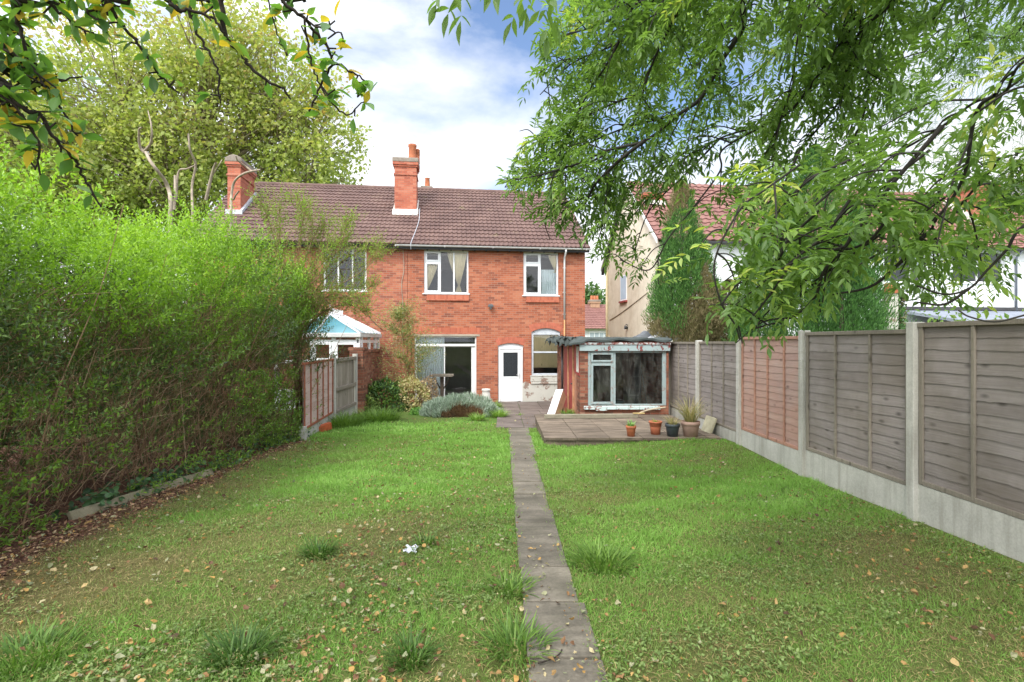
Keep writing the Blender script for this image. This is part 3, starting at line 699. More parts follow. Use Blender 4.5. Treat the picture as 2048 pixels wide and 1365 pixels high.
# back door
a, b, c, d = BD; dz = d-.16
dr = empty_part('door', house); fm = MB()
fm.box(a+.02, a+.085, .05, .13, c+.02, dz); fm.box(b-.085, b-.02, .05, .13, c+.02, dz); fm.box(a+.085, b-.085, .05, .13, dz-.065, dz)
n = 10; P = [(a+.001, dz)]+[(a+.001+(b-a-.002)*i/n, d-.004-.085*(2*i/n-1)**2) for i in range(n+1)]+[(b-.001, dz)]; fm.prism(P, .06, .12)
fm.build('frame', M['upvc'], dr, .006)
lf = MB(); x0, x1 = a+.09, b-.09; zg = HF.px(1020, 755)[1]
frame_bars(lf, x0, x1, c+.04, dz-.07, .11, .07, .12); lf.box(x0+.11, x1-.11, .07, .12, zg-.06, zg+.02); lf.box(x0+.11, x1-.11, .085, .11, c+.15, zg-.06); lf.build('leaf', M['upvc'], dr, .008)
gp = MB(); pane(gp, x0+.10, x1-.10, zg+.01, dz-.17, .095); gp.build('pane', plain('obscure_glass', (.025, .03, .035, 1), .22, .4, 30), dr, fix=False)
hd = MB(); hd.box(x1-.075, x1-.045, .045, .07, zg-.05, zg+.14); hd.tube([(x1-.06, .05, zg+.08), (x1-.06, .02, zg+.08), (x1-.17, .018, zg+.085)], .009, 8); hd.build('handle', M['white_gutter'], dr)
st = MB(); st.box(a-.05, b+.05, -.42, .0, -.7, c+.0); st.build('doorstep', M['terrace'], house, .015)
def archbricks(a, b, zs, zc, R, th=.23):
    m_ = MB(); n = 14
    for i in range(n):
        s0, s1 = i/n, (i+1)/n; f = lambda s: zc-R*(2*s-1)**2; u = lambda s, o: a+(b-a)*s+(s-.5)*o
        vs = [(u(s0, 0), f(s0)), (u(s1, 0)-.008, f(s1)), (u(s1, .22)-.008, f(s1)+th), (u(s0, .22), f(s0)+th)]
        m_.prism(vs, -.006, .03)
    return m_.build('brick_arch', plain('arch_bricks', S('ac624c'), .9, .25, 6, bmp=.3), house, .003)
archbricks(a, b, 0, d, .085); archbricks(KW[0], KW[1], 0, KW[3], .14)
# kitchen sash window
a, b, c, d = KW; kw = empty_part('window', house); fm = MB(); dz = d-.17
frame_bars(fm, a+.01, b-.01, c+.01, dz, .07, .05, .15); zm = HF.px(1090, 705)[1]; fm.box(a+.08, b-.08, .06, .13, zm-.03, zm+.03)
n = 12; P = [(a+.001, dz)]+[(a+.001+(b-a-.002)*i/n, d-.004-.14*(2*i/n-1)**2) for i in range(n+1)]+[(b-.001, dz)]; fm.prism(P, .06, .14)
fm.build('frame', M['greypaint'], kw, .006)
gp = MB(); pane(gp, a+.07, b-.07, c+.07, dz-.06, .1); gp.build('pane', M['glass'], kw, fix=False)
bl = MB(); bl.box(a+.075, b-.075, .125, .135, HF.px(1090, 736)[1], dz+.02); bl.build('blind', woodmat('slatted_blind', [S('c8b88c'), S('e2d0a6'), S('ecdeb8')], 2), kw)
sl_ = MB(); sl_.box(a-.06, b+.06, -.05, .05, c-.03, c+.005); sl_.box(a-.04, b+.0, -.045, .03, c-.22, c-.04); sl_.box(a-.02, b+.04, -.06, .03, c-.30, c-.23); sl_.build('sill', M['oldwhite'], kw, .012)
pp = MB(); pu0 = HF.px(1045, 780)[0]; pz1 = HF.px(1090, 766)[1]; pz0 = HF.px(1090, 814)[1]
n = 14; P = [(pu0, pz0)]+[(pu0+(du+.2-pu0)*i/n, pz1+.05*math.sin(i*1.7)) for i in range(n+1)]+[(du+.2, pz0)]; pp.prism(P, -.022, -.003); pp.build('painted_render', M['oldwhite'], house, .004)
# security lamp and loose cable
lx, lz = HF.px(981, 613); sl_ = MB(); sl_.box(lx-.07, lx+.07, -.10, -.003, lz, lz+.07); sl_.prism([(lx-.10, lz-.03), (lx+.10, lz-.03), (lx+.09, lz+.05), (lx-.09, lz+.05)], -.17, -.08); sl_.box(lx-.03, lx+.03, -.15, -.06, lz-.11, lz-.035)
sl_.build('security_light', plain('grey_lamp', S('54585a'), .5, .2), house, .008)
cb = MB(); pts = []
for px_, py_ in ((806, 497), (808, 540), (803, 570), (806, 610), (805, 660), (808, 720)): q = HF.px(px_, py_); pts.append((q[0], -.018, q[1]))
cb.tube(spline(pts, 4), .011, 5); cb.build('cable', M['lintel'], house)
cb = MB(); q = HF.px(839, 430, 1.83); pts = [(q[0], 2.0, roofz(2.0)+.10), (q[0]+.02, 1.2, roofz(1.2)+.07), (q[0]-.05, .5, roofz(.5)+.07), (q[0]-.15, -.2, roofz(-.2)+.07), (q[0]-.17, -.37, ZE-.03), (q[0]-.17, -.30, ZE-.2)]
cb.tube(spline(pts, 4), .012, 5); cb.build('cable', M['lead'], house)

# ---- the joined neighbour
house2 = empty('brick_house', 'joined red brick house half hidden by the hedge, with conservatory and dish', 'house', (HF.o[0], HF.o[1], 0), TH)
uL = HF.px(440, 500)[0]-.8
NW = R4(646, 497, 733, 582)
wm = wall_mb(uL, uP-.012, ZB, ZE-.05, [NW]); wm.quad((uL, .28, ZB), (uL, 7.6, ZB), (uL, 7.6, ZE-.05), (uL, .28, ZE-.05)); wm.add([(uL, 0, ZE-.05), (uL, 7.6, ZE-.05), (uL, YR, ZR-.1)], [(0, 1, 2)])
wm.quad((uL, 7.6, ZB), (uP-.012, 7.6, ZB), (uP-.012, 7.6, ZE-.05), (uL, 7.6, ZE-.05))
wm.build('wall', M['brick_left'], house2)
rm = MB(); rm.box(uL+.03, uP-.03, 3.9, 4.0, 2.2, 4.72); rm.box(uL+.03, uP-.03, .3, 4.0, 2.05, 2.2); rm.box(uL+.03, uP-.03, .3, 4.0, 4.72, 4.8); rm.build('interior', M['room'], house2)
roof_mb(uL-.1, uP-.006, -EO, ZE, YR, ZR, 17).build('roof', M['tile'], house2, fix=False)
bk = MB(); bk.quad((uL-.1, YR, ZR-.005), (uP-.004, YR, ZR-.005), (uP-.004, 7.9, ZE-.05), (uL-.1, 7.9, ZE-.05)); bk.quad((uL-.1, -EO, ZE-.02), (uL-.1, YR, ZR-.03), (uP-.004, YR, ZR-.03), (uP-.004, -EO, ZE-.02)); bk.build('rear_slope', M['tile'], house2)
ridge(uL-.1, uP-.01, house2, M['tile'])
sf = MB(); sf.box(uL, uP-.004, -EO+.04, 0.02, ZE-.09, ZE-.055); sf.box(uL, uP-.004, -EO+.03, -EO+.05, ZE-.16, ZE-.02); sf.build('soffit', M['dark'], house2)
gutter(uL, uP-.42, house2, ZE-.04, 'black_pvc')
casement(house2, NW, (.34, .67), (), fw=.07)
l = MB(); l.box(NW[0]-.15, NW[1]+.15, -.02, .1, NW[3]+.005, min(NW[3]+.11, ZE-.1)); l.build('lintel', M['whitepaint'], house2, .005)
l = MB(); l.box(NW[0]-.08, NW[1]+.05, -.05, .02, NW[2]-.2, NW[2]-.045); l.build('brick_sill', M['arch'], house2, .008)
k0 = HF.px(455, 400, 1.4)[0]; k1 = HF.px(481, 400, 1.4)[0]; kt = HF.px(468, 322, 1.4)[1]
chl = chimney(house2, k0, k1, 1.4, 2.75, roofz(1.4)-.3, kt, M['chimbrick'], True)
fl = MB(); fl.prism([(1.35, roofz(1.35)+.04), (2.75, roofz(2.75)+.04), (2.75, roofz(2.75)+.17), (1.37, roofz(1.37)+.19)], k1+.003, k1+.09, Matrix(((0, 1, 0, 0), (1, 0, 0, 0), (0, 0, 1, 0), (0, 0, 0, 1)))); fl.box(k0-.05, k1+.09, 1.32, 1.397, roofz(1.3)+.05, roofz(1.3)+.22); fl.build('flashing', M['lead'], chl, .01)
# satellite dish
q = HF.px(594, 602); ds = MB(); n = 20; c_ = Vector((q[0], -.45, q[1])); prof = [(0.001, .10), (.15, .085), (.28, .035), (.34, 0)]
vs = []; fs = []
R_ = Matrix.Rotation(math.radians(68), 4, 'X')@Matrix.Rotation(math.radians(-24), 4, 'Y')
for r, z in prof:
    for j in range(n): vs.append(c_+(R_@Vector((r*math.cos(2*PI*j/n), r*1.1*math.sin(2*PI*j/n), -z))))
for i in range(3):
    for j in range(n): fs.append((i*n+j, i*n+(j+1) % n, (i+1)*n+(j+1) % n, (i+1)*n+j))
ds.add(vs, fs, True); ds.tube([(q[0], -.004, q[1]-.05), (q[0], -.25, q[1]-.05), (q[0], -.38, q[1])], .02, 8); ds.tube([(q[0], -.38, q[1]-.3), (q[0]+.05, -.75, q[1]-.22)], .012, 6); ds.box(q[0]+.02, q[0]+.08, -.82, -.74, q[1]-.25, q[1]-.17)
ds.build('satellite_dish', plain('dish_grey', S('6c7078'), .5, .15), house2)
cb = MB(); pts = [(HF.px(x, y)[0], -.014, HF.px(x, y)[1]) for x, y in ((740, 600), (733, 615), (735, 628), (748, 645), (765, 660))]; cb.tube(spline(pts, 4), .010, 5); cb.build('cable', M['black_pvc'], house2)
# ---- the neighbour's conservatory
XR, XL, YF, YB, ZEV = -4.58, -7.0, 15.2, 17.62, 1.74
con = empty('conservatory', 'white conservatory with blue tinted roof panels beyond the left garden fence', 'conservatory', (0, 0, 0))
cm = MB()
def vbox(mb, p, q, w, z0, z1):
    """upright board between plan points p and q"""
    d = (Vector(q)-Vector(p)); L = d.length; a = math.atan2(d.y, d.x); T = Matrix.Translation((p[0], p[1], 0))@Matrix.Rotation(a, 4, 'Z'); mb.box(0, L, -w/2, w/2, z0, z1, T)
fr = MB(); lo = -.55
for x in (XL, -6.35, -5.95, -5.3, XR-.0): fr.box(x-.06, x+.06, YF, YF+.08, lo, ZEV)
for y in (YF+.35, YF+1.2, YF+1.9, YB-.1): fr.box(XR-.04, XR+.04, y-.05, y+.05, lo, ZEV)
for z in (.15, 1.02, 1.62): fr.box(XL, XR, YF+.01, YF+.07, z-.05, z+.05); fr.box(XR-.03, XR+.03, YF, YB-.05, z-.05, z+.05)
fr.box(XL, XR, YF+.015, YF+.06, lo, .12); fr.box(XR-.025, XR+.025, YF, YB-.06, lo, .12)
for a, b in ((-5.89, -5.36), (-5.24, XR-.06)): frame_bars(fr, a, b, 1.06, 1.58, .06, YF-.02, YF+.05)
fr.build('frame', M['upvc'], con, .005)
gp = MB(); gp.quad((XL, YF+.04, .1), (XR, YF+.04, .1), (XR, YF+.04, ZEV), (XL, YF+.04, ZEV)); gp.quad((XR, YF, .1), (XR, YB-.06, .1), (XR, YB-.06, ZEV), (XR, YF, ZEV)); gp.build('pane', M['glass'], con, fix=False)
fa = MB(); fa.box(XL-.12, XR+.12, YF-.12, YF-.02, ZEV, ZEV+.13); fa.box(XR+.02, XR+.12, YF-.02, YB-.05, ZEV, ZEV+.13); fa.build('gutter', M['white_gutter'], con, .015)
AXc = -5.78; ya = 16.27; za = 2.47; zE = ZEV+.12
A0 = (AXc, ya, za); A1 = (AXc, YB, za); FR = (XR+.06, YF-.05, zE); FL = (XL-.06, YF-.05, zE); BR = (XR+.06, YB-.03, zE); BL = (XL-.06, YB-.03, zE)
rg = MB(); rg.add([A0, FR, FL], [(0, 1, 2)]); rg.quad(A0, A1, BR, FR); rg.quad(A0, FL, BL, A1); rg.build('roof_panel', M['blueglass'], con, fix=False)
bars = MB()
def bar(p, q, w=.03): bars.tube([Vector(p)+Vector((0, 0, .015)), Vector(q)+Vector((0, 0, .015))], w, 4)
bar(A0, FR, .035); bar(A0, FL, .035); bar(A0, A1, .04); bar(A0, ((XL+XR)/2-.05, YF-.05, zE), .03)
for k in range(1, 6):
    f = k/5.5; bar((AXc, ya+(YB-ya)*f, za), (XR+.06, YF+.35+(YB-YF-.4)*f, zE), .028); bar((AXc, ya+(YB-ya)*f, za), (XL-.06, YF+.35+(YB-YF-.4)*f, zE), .028)
bar(A1, BR, .05)
bars.build('glazing_bar', M['upvc'], con)
cr_ = MB(); cr_.box(AXc-.025, AXc+.025, ya, YB-.06, za+.02, za+.052); y = ya
while y < YB-.1: cr_.prism([(-.02, 0), (.02, 0), (.012, .07), (.03, .10), (0, .17), (-.03, .10), (-.012, .07)], y, y+.015, Matrix.Translation((AXc, 0, za+.05))); y += .13
cr_.tube([(AXc, ya-.02, za), (AXc, ya-.02, za+.16), (AXc, ya-.02, za+.34)], [.035, .02, .005], 8); cr_.build('ridge_crest', M['upvc'], con)

# ------------------------------------------------------------------ the long fence on the right
FX = 4.14
fence = empty('fence', 'long fence of concrete posts, gravel boards and wooden lap panels beside the lawn', 'fence', (FX, 0, 0), 0)
YP = [-.53+1.886*0-0.0]; YP = [5.14+1.888*i for i in range(-3, 5)]
tops = {-3: 1.84, -2: 1.84, -1: 1.81, 0: 1.75, 1: 1.70, 2: 1.62, 3: 1.61}
def fpt(y, off=0): return FX+AX*y+off
def lap_panel(parent, y0, y1, zb, zt, wood, batt, nb, nslat=13, sx=-1, x0=None, x1=None, name='fence_panel'):
    """waney lap panel between two plan points, its front towards the lawn"""
    p = Vector((x0, y0)); q = Vector((x1, y1)); L = (q-p).length; d = (q-p)/L; nrm_ = Vector((-d.y, d.x))*(1 if sx < 0 else -1)
    e = empty_part(name, parent); V = []; F = []; A = []; ns = 44; h = (zt-zb-.06)/nslat
    fx = -FX if parent is fence else 0
    for i in range(nslat):
        za, zc = zb+.02+i*h, zb+.02+(i+1)*h+.02; rr = random.random(); ph = random.uniform(0, 9); b0 = len(V)
        for j in range(ns+1):
            s = j/ns; P = p+d*(s*L); wv = .005*math.sin(s*5+ph)+.004*math.sin(s*19+ph*2)
            if random.random() < .12: wv += random.uniform(-.010, .008)
            for z, o in ((za+wv, -.001), (za+wv, .0135), ((za+zc)/2, .0095), (zc, .0045)):
                Q = P+nrm_*o; V.append((Q.x+fx, Q.y, z)); A.append(rr)
        for j in range(ns):
            for k in range(3): F.append((b0+j*4+k, b0+(j+1)*4+k, b0+(j+1)*4+k+1, b0+j*4+k+1))
    for s, o in ((0, -.012), (1, -.012)): pass
    # a backing face so the panel is a solid from behind too
    b0 = len(V)
    for P in (p, q):
        Q = P-nrm_*.004; V += [(Q.x+fx, Q.y, zb), (Q.x+fx, Q.y, zt-.02)]; A += [.4, .4]
    F.append((b0, b0+2, b0+3, b0+1))
    sl = np_mesh('slats', np.array(V), np.array(F), wood, e, False, {'rnd': np.array(A)})
    def stick(s0, s1, z0, z1, t0=.003, t1=.040):
        m_ = MB(); a_ = p+d*s0; b_ = p+d*s1; cs = []
        for z in (z0, z1):
            for P in (a_, b_):
                for o in (t0, t1): Q = P+nrm_*o; cs.append((Q.x+fx, Q.y, z))
        m_.add(cs, [(0, 1, 3, 2), (4, 6, 7, 5), (0, 4, 5, 1), (2, 3, 7, 6), (0, 2, 6, 4), (1, 5, 7, 3)]); return m_
    for k in range(nb):
        c = L*(k+1)/(nb+1)+random.uniform(-.03, .03); stick(c-.016, c+.016, zb-.0+.02, zt-.03, .012, .036).build('batten', batt, e, .003)
    for c in (.03, L-.03): stick(c-.022, c+.022, zb+.01, zt-.03, .012, .034).build('batten', batt, e, .003)
    stick(.0, L, zt-.045, zt, -.02, .042).build('capping_rail', batt, e, .004); stick(0, L, zb, zb+.045, .006, .030).build('base_rail', batt, e, .004)
    return e
for k, i in enumerate(range(-3, 4)):
    y0, y1 = YP[k]+.055, YP[k+1]-.055; zt = tops[i]; zb = zt-1.60
    if i == 1: lp = lap_panel(fence, y0, y1, zb, zt, M['fenceorange'], M['battenorange'], 3, 15, x0=fpt(y0, .02), x1=fpt(y1, .02)); lp['label'] = 'orange stained panel'
    else: lap_panel(fence, y0, y1, zb, zt, M['fencewood'], M['battengrey'], 2 if i in (0, -1) else (2 if i == 2 else 2), 14, x0=fpt(y0, .02), x1=fpt(y1, .02))
    gb = MB(); zl = gz((y0+y1)/2)-.15
    gb.add([(fpt(y, o)-FX, y, z) for z in (zl, zb-.003) for y in (y0-.03, y1+.03) for o in (-.005, .045)], [(0, 1, 3, 2), (4, 6, 7, 5), (0, 4, 5, 1), (2, 3, 7, 6), (0, 2, 6, 4), (1, 5, 7, 3)])
    gb.build('gravel_board', M['concrete'], fence, .006)
for k, i in enumerate(range(-3, 5)):
    y = YP[k]; zt = {-3: 1.86, -2: 1.86, -1: 1.84, 0: 1.82, 1: 1.775, 2: 1.70, 3: 1.645, 4: 1.65}[i]; po = MB(); x = fpt(y)-FX; po.box(x-.055, x+.065, y-.05, y+.05, gz(y)-.3, zt); po.build('post', M['concrete'], fence, .008)

# ------------------------------------------------------------------ left boundary: short fence and brick pier
lf_ = empty('fence', 'short left fence of a pink lap panel and a grey boarded panel beside the hedge', 'fence', (0, 0, 0))
pA, pB, pC = gnd(606, 884), gnd(666, 850), Vector((-4.385, 14.3, -.39))
lap_panel(lf_, pA.y, pB.y-.06, -.10, 1.21, M['fencepink'], M['battenred'], 4, 14, sx=1, x0=pA.x, x1=pB.x, name='fence_panel')
for P, Q in ((pA, pB), (pB, pC)):
    d = (Q-P); d.z = 0; gb = MB(); vbox(gb, (P.x-.02, P.y), (Q.x-.02, Q.y), .045, -.75, -.105 if P is pA else -.16); gb.build('gravel_board', M['concrete'], lf_, .006)
for P, zt in ((pA, -.02), (pB, 1.30), (pC, 1.27)):
    po = MB(); po.box(P.x-.06, P.x+.06, P.y-.05, P.y+.05, -.9, zt); po.build('post', M['concrete'], lf_, .008)
cbp = empty_part('fence_panel', lf_); d = Vector((pC.x-pB.x, pC.y-pB.y)); L = d.length; d /= L; nn_ = Vector((d.y, -d.x))
V = []; F = []; A = []; nb_ = 16
for i in range(nb_):
    s0, s1 = L*i/nb_+.03, L*(i+1)/nb_+.06; rr = random.random(); b0 = len(V)
    for s, o in ((s0, .0), (s0, .010), (s1, .002)):
        for z in (-.15, 1.16): Q = Vector((pB.x, pB.y))+d*min(s, L-.06)+nn_*o; V.append((Q.x, Q.y, z)); A.append(rr)
    F += [(b0, b0+2, b0+3, b0+1), (b0+2, b0+4, b0+5, b0+3)]
np_mesh('boards', np.array(V), np.array(F), M['closeboard'], cbp, False, {'rnd': np.array(A)})
for z in (-.14, .40, 1.12): gb = MB(); o = nn_*.035; vbox(gb, (pB.x+o.x+d.x*.07, pB.y+o.y+d.y*.07), (pC.x+o.x-d.x*.06, pC.y+o.y-d.y*.06), .045, z, z+.085); gb.build('rail', M['battengrey'], cbp, .006)
gb = MB(); o = nn_*.03; s = L*.82; vbox(gb, (pB.x+o.x+d.x*s, pB.y+o.y+d.y*s), (pB.x+o.x+d.x*(s+.06), pB.y+o.y+d.y*(s+.06)), .04, .485, 1.12); gb.build('batten', M['battengrey'], cbp, .004)
# garden wall from the fence to the house, with a pier
bw = empty('brick_wall', 'weathered brick garden wall and pier between the left fence and the house', 'wall', (-4.36, 14.42, 0), math.atan2(17.55-14.42, -4.53+4.36)-PI/2)
wb = MB(); wb.box(-.12, .10, .45, 3.12, -.8, 1.28); wb.build('wall', M['oldbrick'], bw, .01)
wb = MB(); wb.box(-.22, .16, .0, .449, -.8, 1.36); wb.build('pier', M['oldbrick'], bw, .012)
wb = MB()
for k in range(36): wb.box(-.16 if k > 5 else -.25, .14 if k > 5 else .19, .0+k*.087, .08+k*.087, (1.283 if k > 5 else 1.363), (1.36 if k > 5 else 1.44)+random.random()*.012)
wb.build('coping', M['oldbrick'], bw, .008)

# ------------------------------------------------------------------ outhouse
OX0, OX1, OYF, OYB = 1.63, 3.76, 12.25, 17.4
oh = empty('outhouse', 'run down brick and timber outhouse with peeling pale blue window frame', 'outhouse', (OX0, OYF, 0), math.atan2(-AX, 1))
# local: x to the right along the front, y back, z up (turned with the garden axis)
OW = OX1-OX0; ZT = 1.62
def opx(px, py): return (px-1024)/1024*OYF-OX0, EYE-(py-682.5)/1024*OYF
wl = opx(1176, 0)[0]; wr = opx(1334, 0)[0]; wz0 = opx(0, 812)[1]; wz1 = opx(0, 703)[1]
fw_ = MB(); fw_ = wall_mb(0, OW, -.45, ZT, [(wl, wr, wz0, wz1)], .11); fw_.box(0, .11, .112, .62, -.55, .9-.12); fw_.box(OW-.11, OW, .112, 5.0, -.55, ZT)
fw_.box(0, .11, 3.2, 5.1, -.7, ZT-.05)
fw_.build('wall', M['oldbrick'], oh)
inr = MB(); inr.box(.12, OW-.115, 2.6, 2.7, -.2, ZT-.05); inr.build('back_partition', plain('old_boarding', S('5c5148'), .9, .35, 5), oh)
inr = MB(); inr.box(.12, OW-.12, .12, 2.6, -.2, PZ-.002); inr.build('floor', M['terrace'], oh)
wfm = MB(); T_ = .02
wfm.box(wl, wl+.07, T_, T_+.07, wz0, wz1); wfm.box(wr-.09, wr, T_, T_+.07, wz0, wz1); wfm.box(wl+.07, wr-.09, T_, T_+.07, wz1-.035, wz1); wfm.box(wl+.07, wr-.09, T_, T_+.07, wz0, wz0+.035)
mu = opx(1229, 0)[0]; wfm.box(mu-.03, mu+.035, T_, T_+.07, wz0+.035, wz1-.035); zt_ = opx(0, 726)[1]; wfm.box(wl+.07, mu-.03, T_, T_+.07, zt_-.02, zt_+.02)
frame_bars(wfm, wl+.075, mu-.035, wz0+.04, zt_-.022, .05, T_-.025, T_+.02); frame_bars(wfm, wl+.075, mu-.035, zt_+.022, wz1-.04, .04, T_-.03, T_+.02)
ow = empty_part('window', oh); wfm.build('frame', M['bluepaint2'], ow, .005)
gp = MB(); pane(gp, wl+.06, wr-.08, wz0+.03, wz1-.03, T_+.045); gp.build('pane', M['dirtyglass'], ow, fix=False)
sl_ = MB(); x = wl-.10
for k, w in enumerate((.28, .27, .22, .30, .26, .30, .20)):
    x1 = min(x+w, wr+.03); sl_.box(x, x1-.006, -.07-.012*(k == 1), .04, wz0-.085-.02*(k == 1)-random.random()*.01, wz0-.004); x = x1
sl_.build('sill', M['sillpaint'], ow, .01)
fs_ = MB(); fs_.box(-.02, OW+.02, -.06, -.003, wz1+.008, wz1+.155); fs_.build('fascia', M['bluepaint'], oh, .005)
fs_ = MB(); fs_.box(-.03, OW+.03, -.085, -.003, wz1+.16, wz1+.215); fs_.build('fascia', peelmat('peeling_trim', S('c8ccca'), (S('8a2e2a'), S('7a5a4c')), .5, 11), oh, .006)
# felted roof, sagging and torn along its left edge
rw = MB(); nU, nV = 40, 30; zr0 = wz1+.215
def rz(u, v): return zr0+.085+.02*math.sin(u*9+v*3)+.018*math.sin(v*7+u*2)+.05*v/5+(.035*math.sin(v*11) if u < .1 else 0)
top = []; bot = []
for j in range(nV+1):
    for i in range(nU+1):
        v = -.13+5.1*j/nV; e = -.32+.10*math.sin(v*6)+.06*math.sin(v*17)-.04*v if i == 0 else None
        u = (-.24-.03*v+.05*math.sin(v*6)+.04*math.sin(v*19))+(OW+.30+.03*v)*i/nU; z = rz(u, v)
        if j == 0: z -= .02
        if i == 0: z -= .10+.06*math.sin(v*13)
        if i == 1: z += .03*math.sin(v*9)
        top.append((u, v, z)); bot.append((u, v, z-.045))
fs = []; K = (nU+1)*(nV+1)
for j in range(nV):
    for i in range(nU):
        a = j*(nU+1)+i; fs += [(a, a+1, a+nU+2, a+nU+1), (K+a, K+a+nU+1, K+a+nU+2, K+a+1)]
for i in range(nU): fs += [(i, K+i, K+i+1, i+1)]
for j in range(nV): a = j*(nU+1); b = (j+1)*(nU+1); fs += [(a, b, K+b, K+a)]; a += nU; b += nU; fs += [(a, K+a, K+b, b)]
rw.add(top+bot, fs, False); rw.build('felt_roof', M['felt'], oh)
tf = MB()
for k in range(22):       # torn, curled felt along the left edge
    v = .1+k*.22; u = -.17-.02*v+random.uniform(-.07, .05); z = rz(0, v)-random.uniform(-.06, .10); s = random.uniform(.05, .11)
    n = 5; vs = []; a0 = random.uniform(0, 6)
    for i in range(n):
        for j in range(2): vs.append((u+s*math.cos(a0+i*.7)*.9, v+(j-.5)*s*2+random.uniform(-.03, .03), z+s*.6*math.sin(a0+i*.7)))
    tf.add(vs, [(2*i, 2*i+1, 2*i+3, 2*i+2) for i in range(n-1)], True)
tf.build('torn_felt', M['felt'], oh, fix=False)
# left side: brick knee wall, window above it, red door, timber
sd = MB(); sd.box(.01, .10, .63, 1.02, -.5, .80); sd.build('side_wall', plain('pale_side_brick', S('a5735a'), .9, .25, 12, bmp=.5), oh)
def sidebox(y0, y1, z0, z1, mt, nm, x0=-.01, x1=.09, bv=.006): b_ = MB(); b_.box(x0, x1, y0, y1, z0, z1); return b_.build(nm, mt, oh, bv)
sidebox(.03, .60, .79, .86, M['redpaint'], 'side_rail'); sidebox(.10, .18, .862, 1.52, M['redpaint'], 'side_post'); sidebox(.56, .62, .862, 1.52, M['redpaint'], 'side_post')
gp = MB(); gp.quad((.04, .18, .86), (.04, .56, .86), (.04, .56, 1.52), (.04, .18, 1.52)); gp.build('side_pane', M['dirtyglass'], oh, fix=False)
fr2 = MB(); fr2.box(-.015, .05, .182, .22, .862, 1.5); fr2.box(-.015, .05, .52, .558, .862, 1.5); fr2.box(-.02, .05, .222, .518, .862, .9); fr2.build('side_frame', M['oldwhite'], oh, .004)
sidebox(.63, 1.0, .81, 1.55, M['redpaint'], 'side_panel', .0, .06)
sidebox(1.03, 1.16, -.6, 1.55, M['tanwood'], 'door_post', -.035, .07)
dd = MB()
for k in range(6): dd.box(.0, .05, 1.18+k*.15, 1.18+(k+1)*.15-.006, -.57, 1.48)
dob = dd.build('door', M['redpaint'], oh, .004)
b_ = MB(); b_.tube([(.0, 1.30, .5), (-.05, 1.30, .5)], .02, 10); b_.build('knob', M['black_pvc'], dob)
sidebox(2.10, 2.24, -.6, 1.55, M['tanwood'], 'door_post', -.03, .07); sidebox(2.26, 3.19, -.7, 1.5, M['redpaint'], 'side_panel', .0, .05)
sidebox(.05, 3.2, 1.553, 1.63, M['redpaint'], 'side_plate', -.02, .08)
b_ = MB(); b_.tube([(-.09, 2.9, 1.5), (-.09, 2.9, -.6)], .03, 8); b_.build('side_pipe', M['black_pvc'], oh)

def mover(name, label, cat, loc, rz=0): return empty(name, label, cat, loc, rz)
# things seen through the outhouse window
ld = mover('stepladder', 'metal stepladder standing inside the outhouse behind its dirty window', 'stepladder', (3.12, 12.95, PZ)); l = MB()
for x in (-.14, .14):
    l.tube([(x-.12, -.1, 0), (x*.7+.08, .1, 1.05)], .009, 6)
for k in range(4): f = (k+.7)/4.6; l.box(-.13-.12+.2*f, .13-.12+.2*f, -.12+.2*f, -.05+.2*f, 1.05*f, 1.05*f+.012)
M['tarnished'] = plain('tarnished_metal', S('6a6e72'), .5, .2)
l.build('front_legs', M['tarnished'], ld); l = MB()
for x in (-.14, .14): l.tube([(x+.28, .4, 0), (x*.7+.08, .12, 1.05)], .012, 6)
l.build('rear_legs', M['tarnished'], ld)
bkt = mover('bucket', 'teal plastic bucket on the floor inside the outhouse window', 'bucket', (2.62, 12.7, PZ)); b_ = MB(); b_.lathe([(0.001, 0), (.13, 0), (.17, .26), (.18, .27), (.165, .27), (.125, .02), (.001, .02)], 24); b_.build('tub', plain('teal_plastic', S('3f6a70'), .5), bkt)
b_ = MB(); b_.tube([(.175*math.cos(a), .02, .26+.06*math.sin(a)) for a in np.linspace(0, PI, 12)], .005, 6); b_.build('bucket_handle', M['lead'], bkt)

# ---- odds and ends by the house
pan = mover('bath_panel', 'long white boxed panel leaning on the red outhouse side', 'panel', (0, 0, 0))
p0 = at(1100, 834, 13.5); p1 = at(1119, 779, 14.2); dv = (p1-p0); L = dv.length; dv.normalize(); sx_ = Vector((.82, -.57, 0)); sx_ = (sx_-dv*sx_.dot(dv)).normalized(); sy_ = dv.cross(sx_)
Tm = Matrix((sx_, sy_, dv)).transposed().to_4x4(); Tm.translation = p0
b_ = MB(); b_.box(-.11, .11, .0, .03, 0, L, Tm); b_.build('panel_face', M['upvc'], pan, .004)
b_ = MB(); b_.box(.08, .11, .032, .30, .01, L-.01, Tm); b_.box(-.11, .079, .27, .30, .01, L-.01, Tm); b_.box(-.105, .075, .032, .268, L-.03, L-.005, Tm); b_.build('panel_side', plain('cream_edge', S('cdbf9c'), .6), pan, .004)
p_ = mover('chimney_pot', 'chipped white painted chimney pot standing by the brick pier', 'chimney pot', at(972, 808, 17.9)); b_ = MB()
b_.lathe([(.001, 0), (.17, 0), (.175, .05), (.145, .36), (.13, .44), (.15, .46), (.15, .52), (.125, .52), (.11, .30), (.001, .3)], 24); b_.build('pot', peelmat('chipped_white', S('d2d0c8'), (S('9c6a50'), S('8a5a44')), .66, 5), p_)
bt = mover('bird_table', 'flat topped wooden bird table by the patio door', 'bird table', at(884, 800, 17.0)); h = (at(884, 751, 17.0)-at(884, 800, 17.0)).z
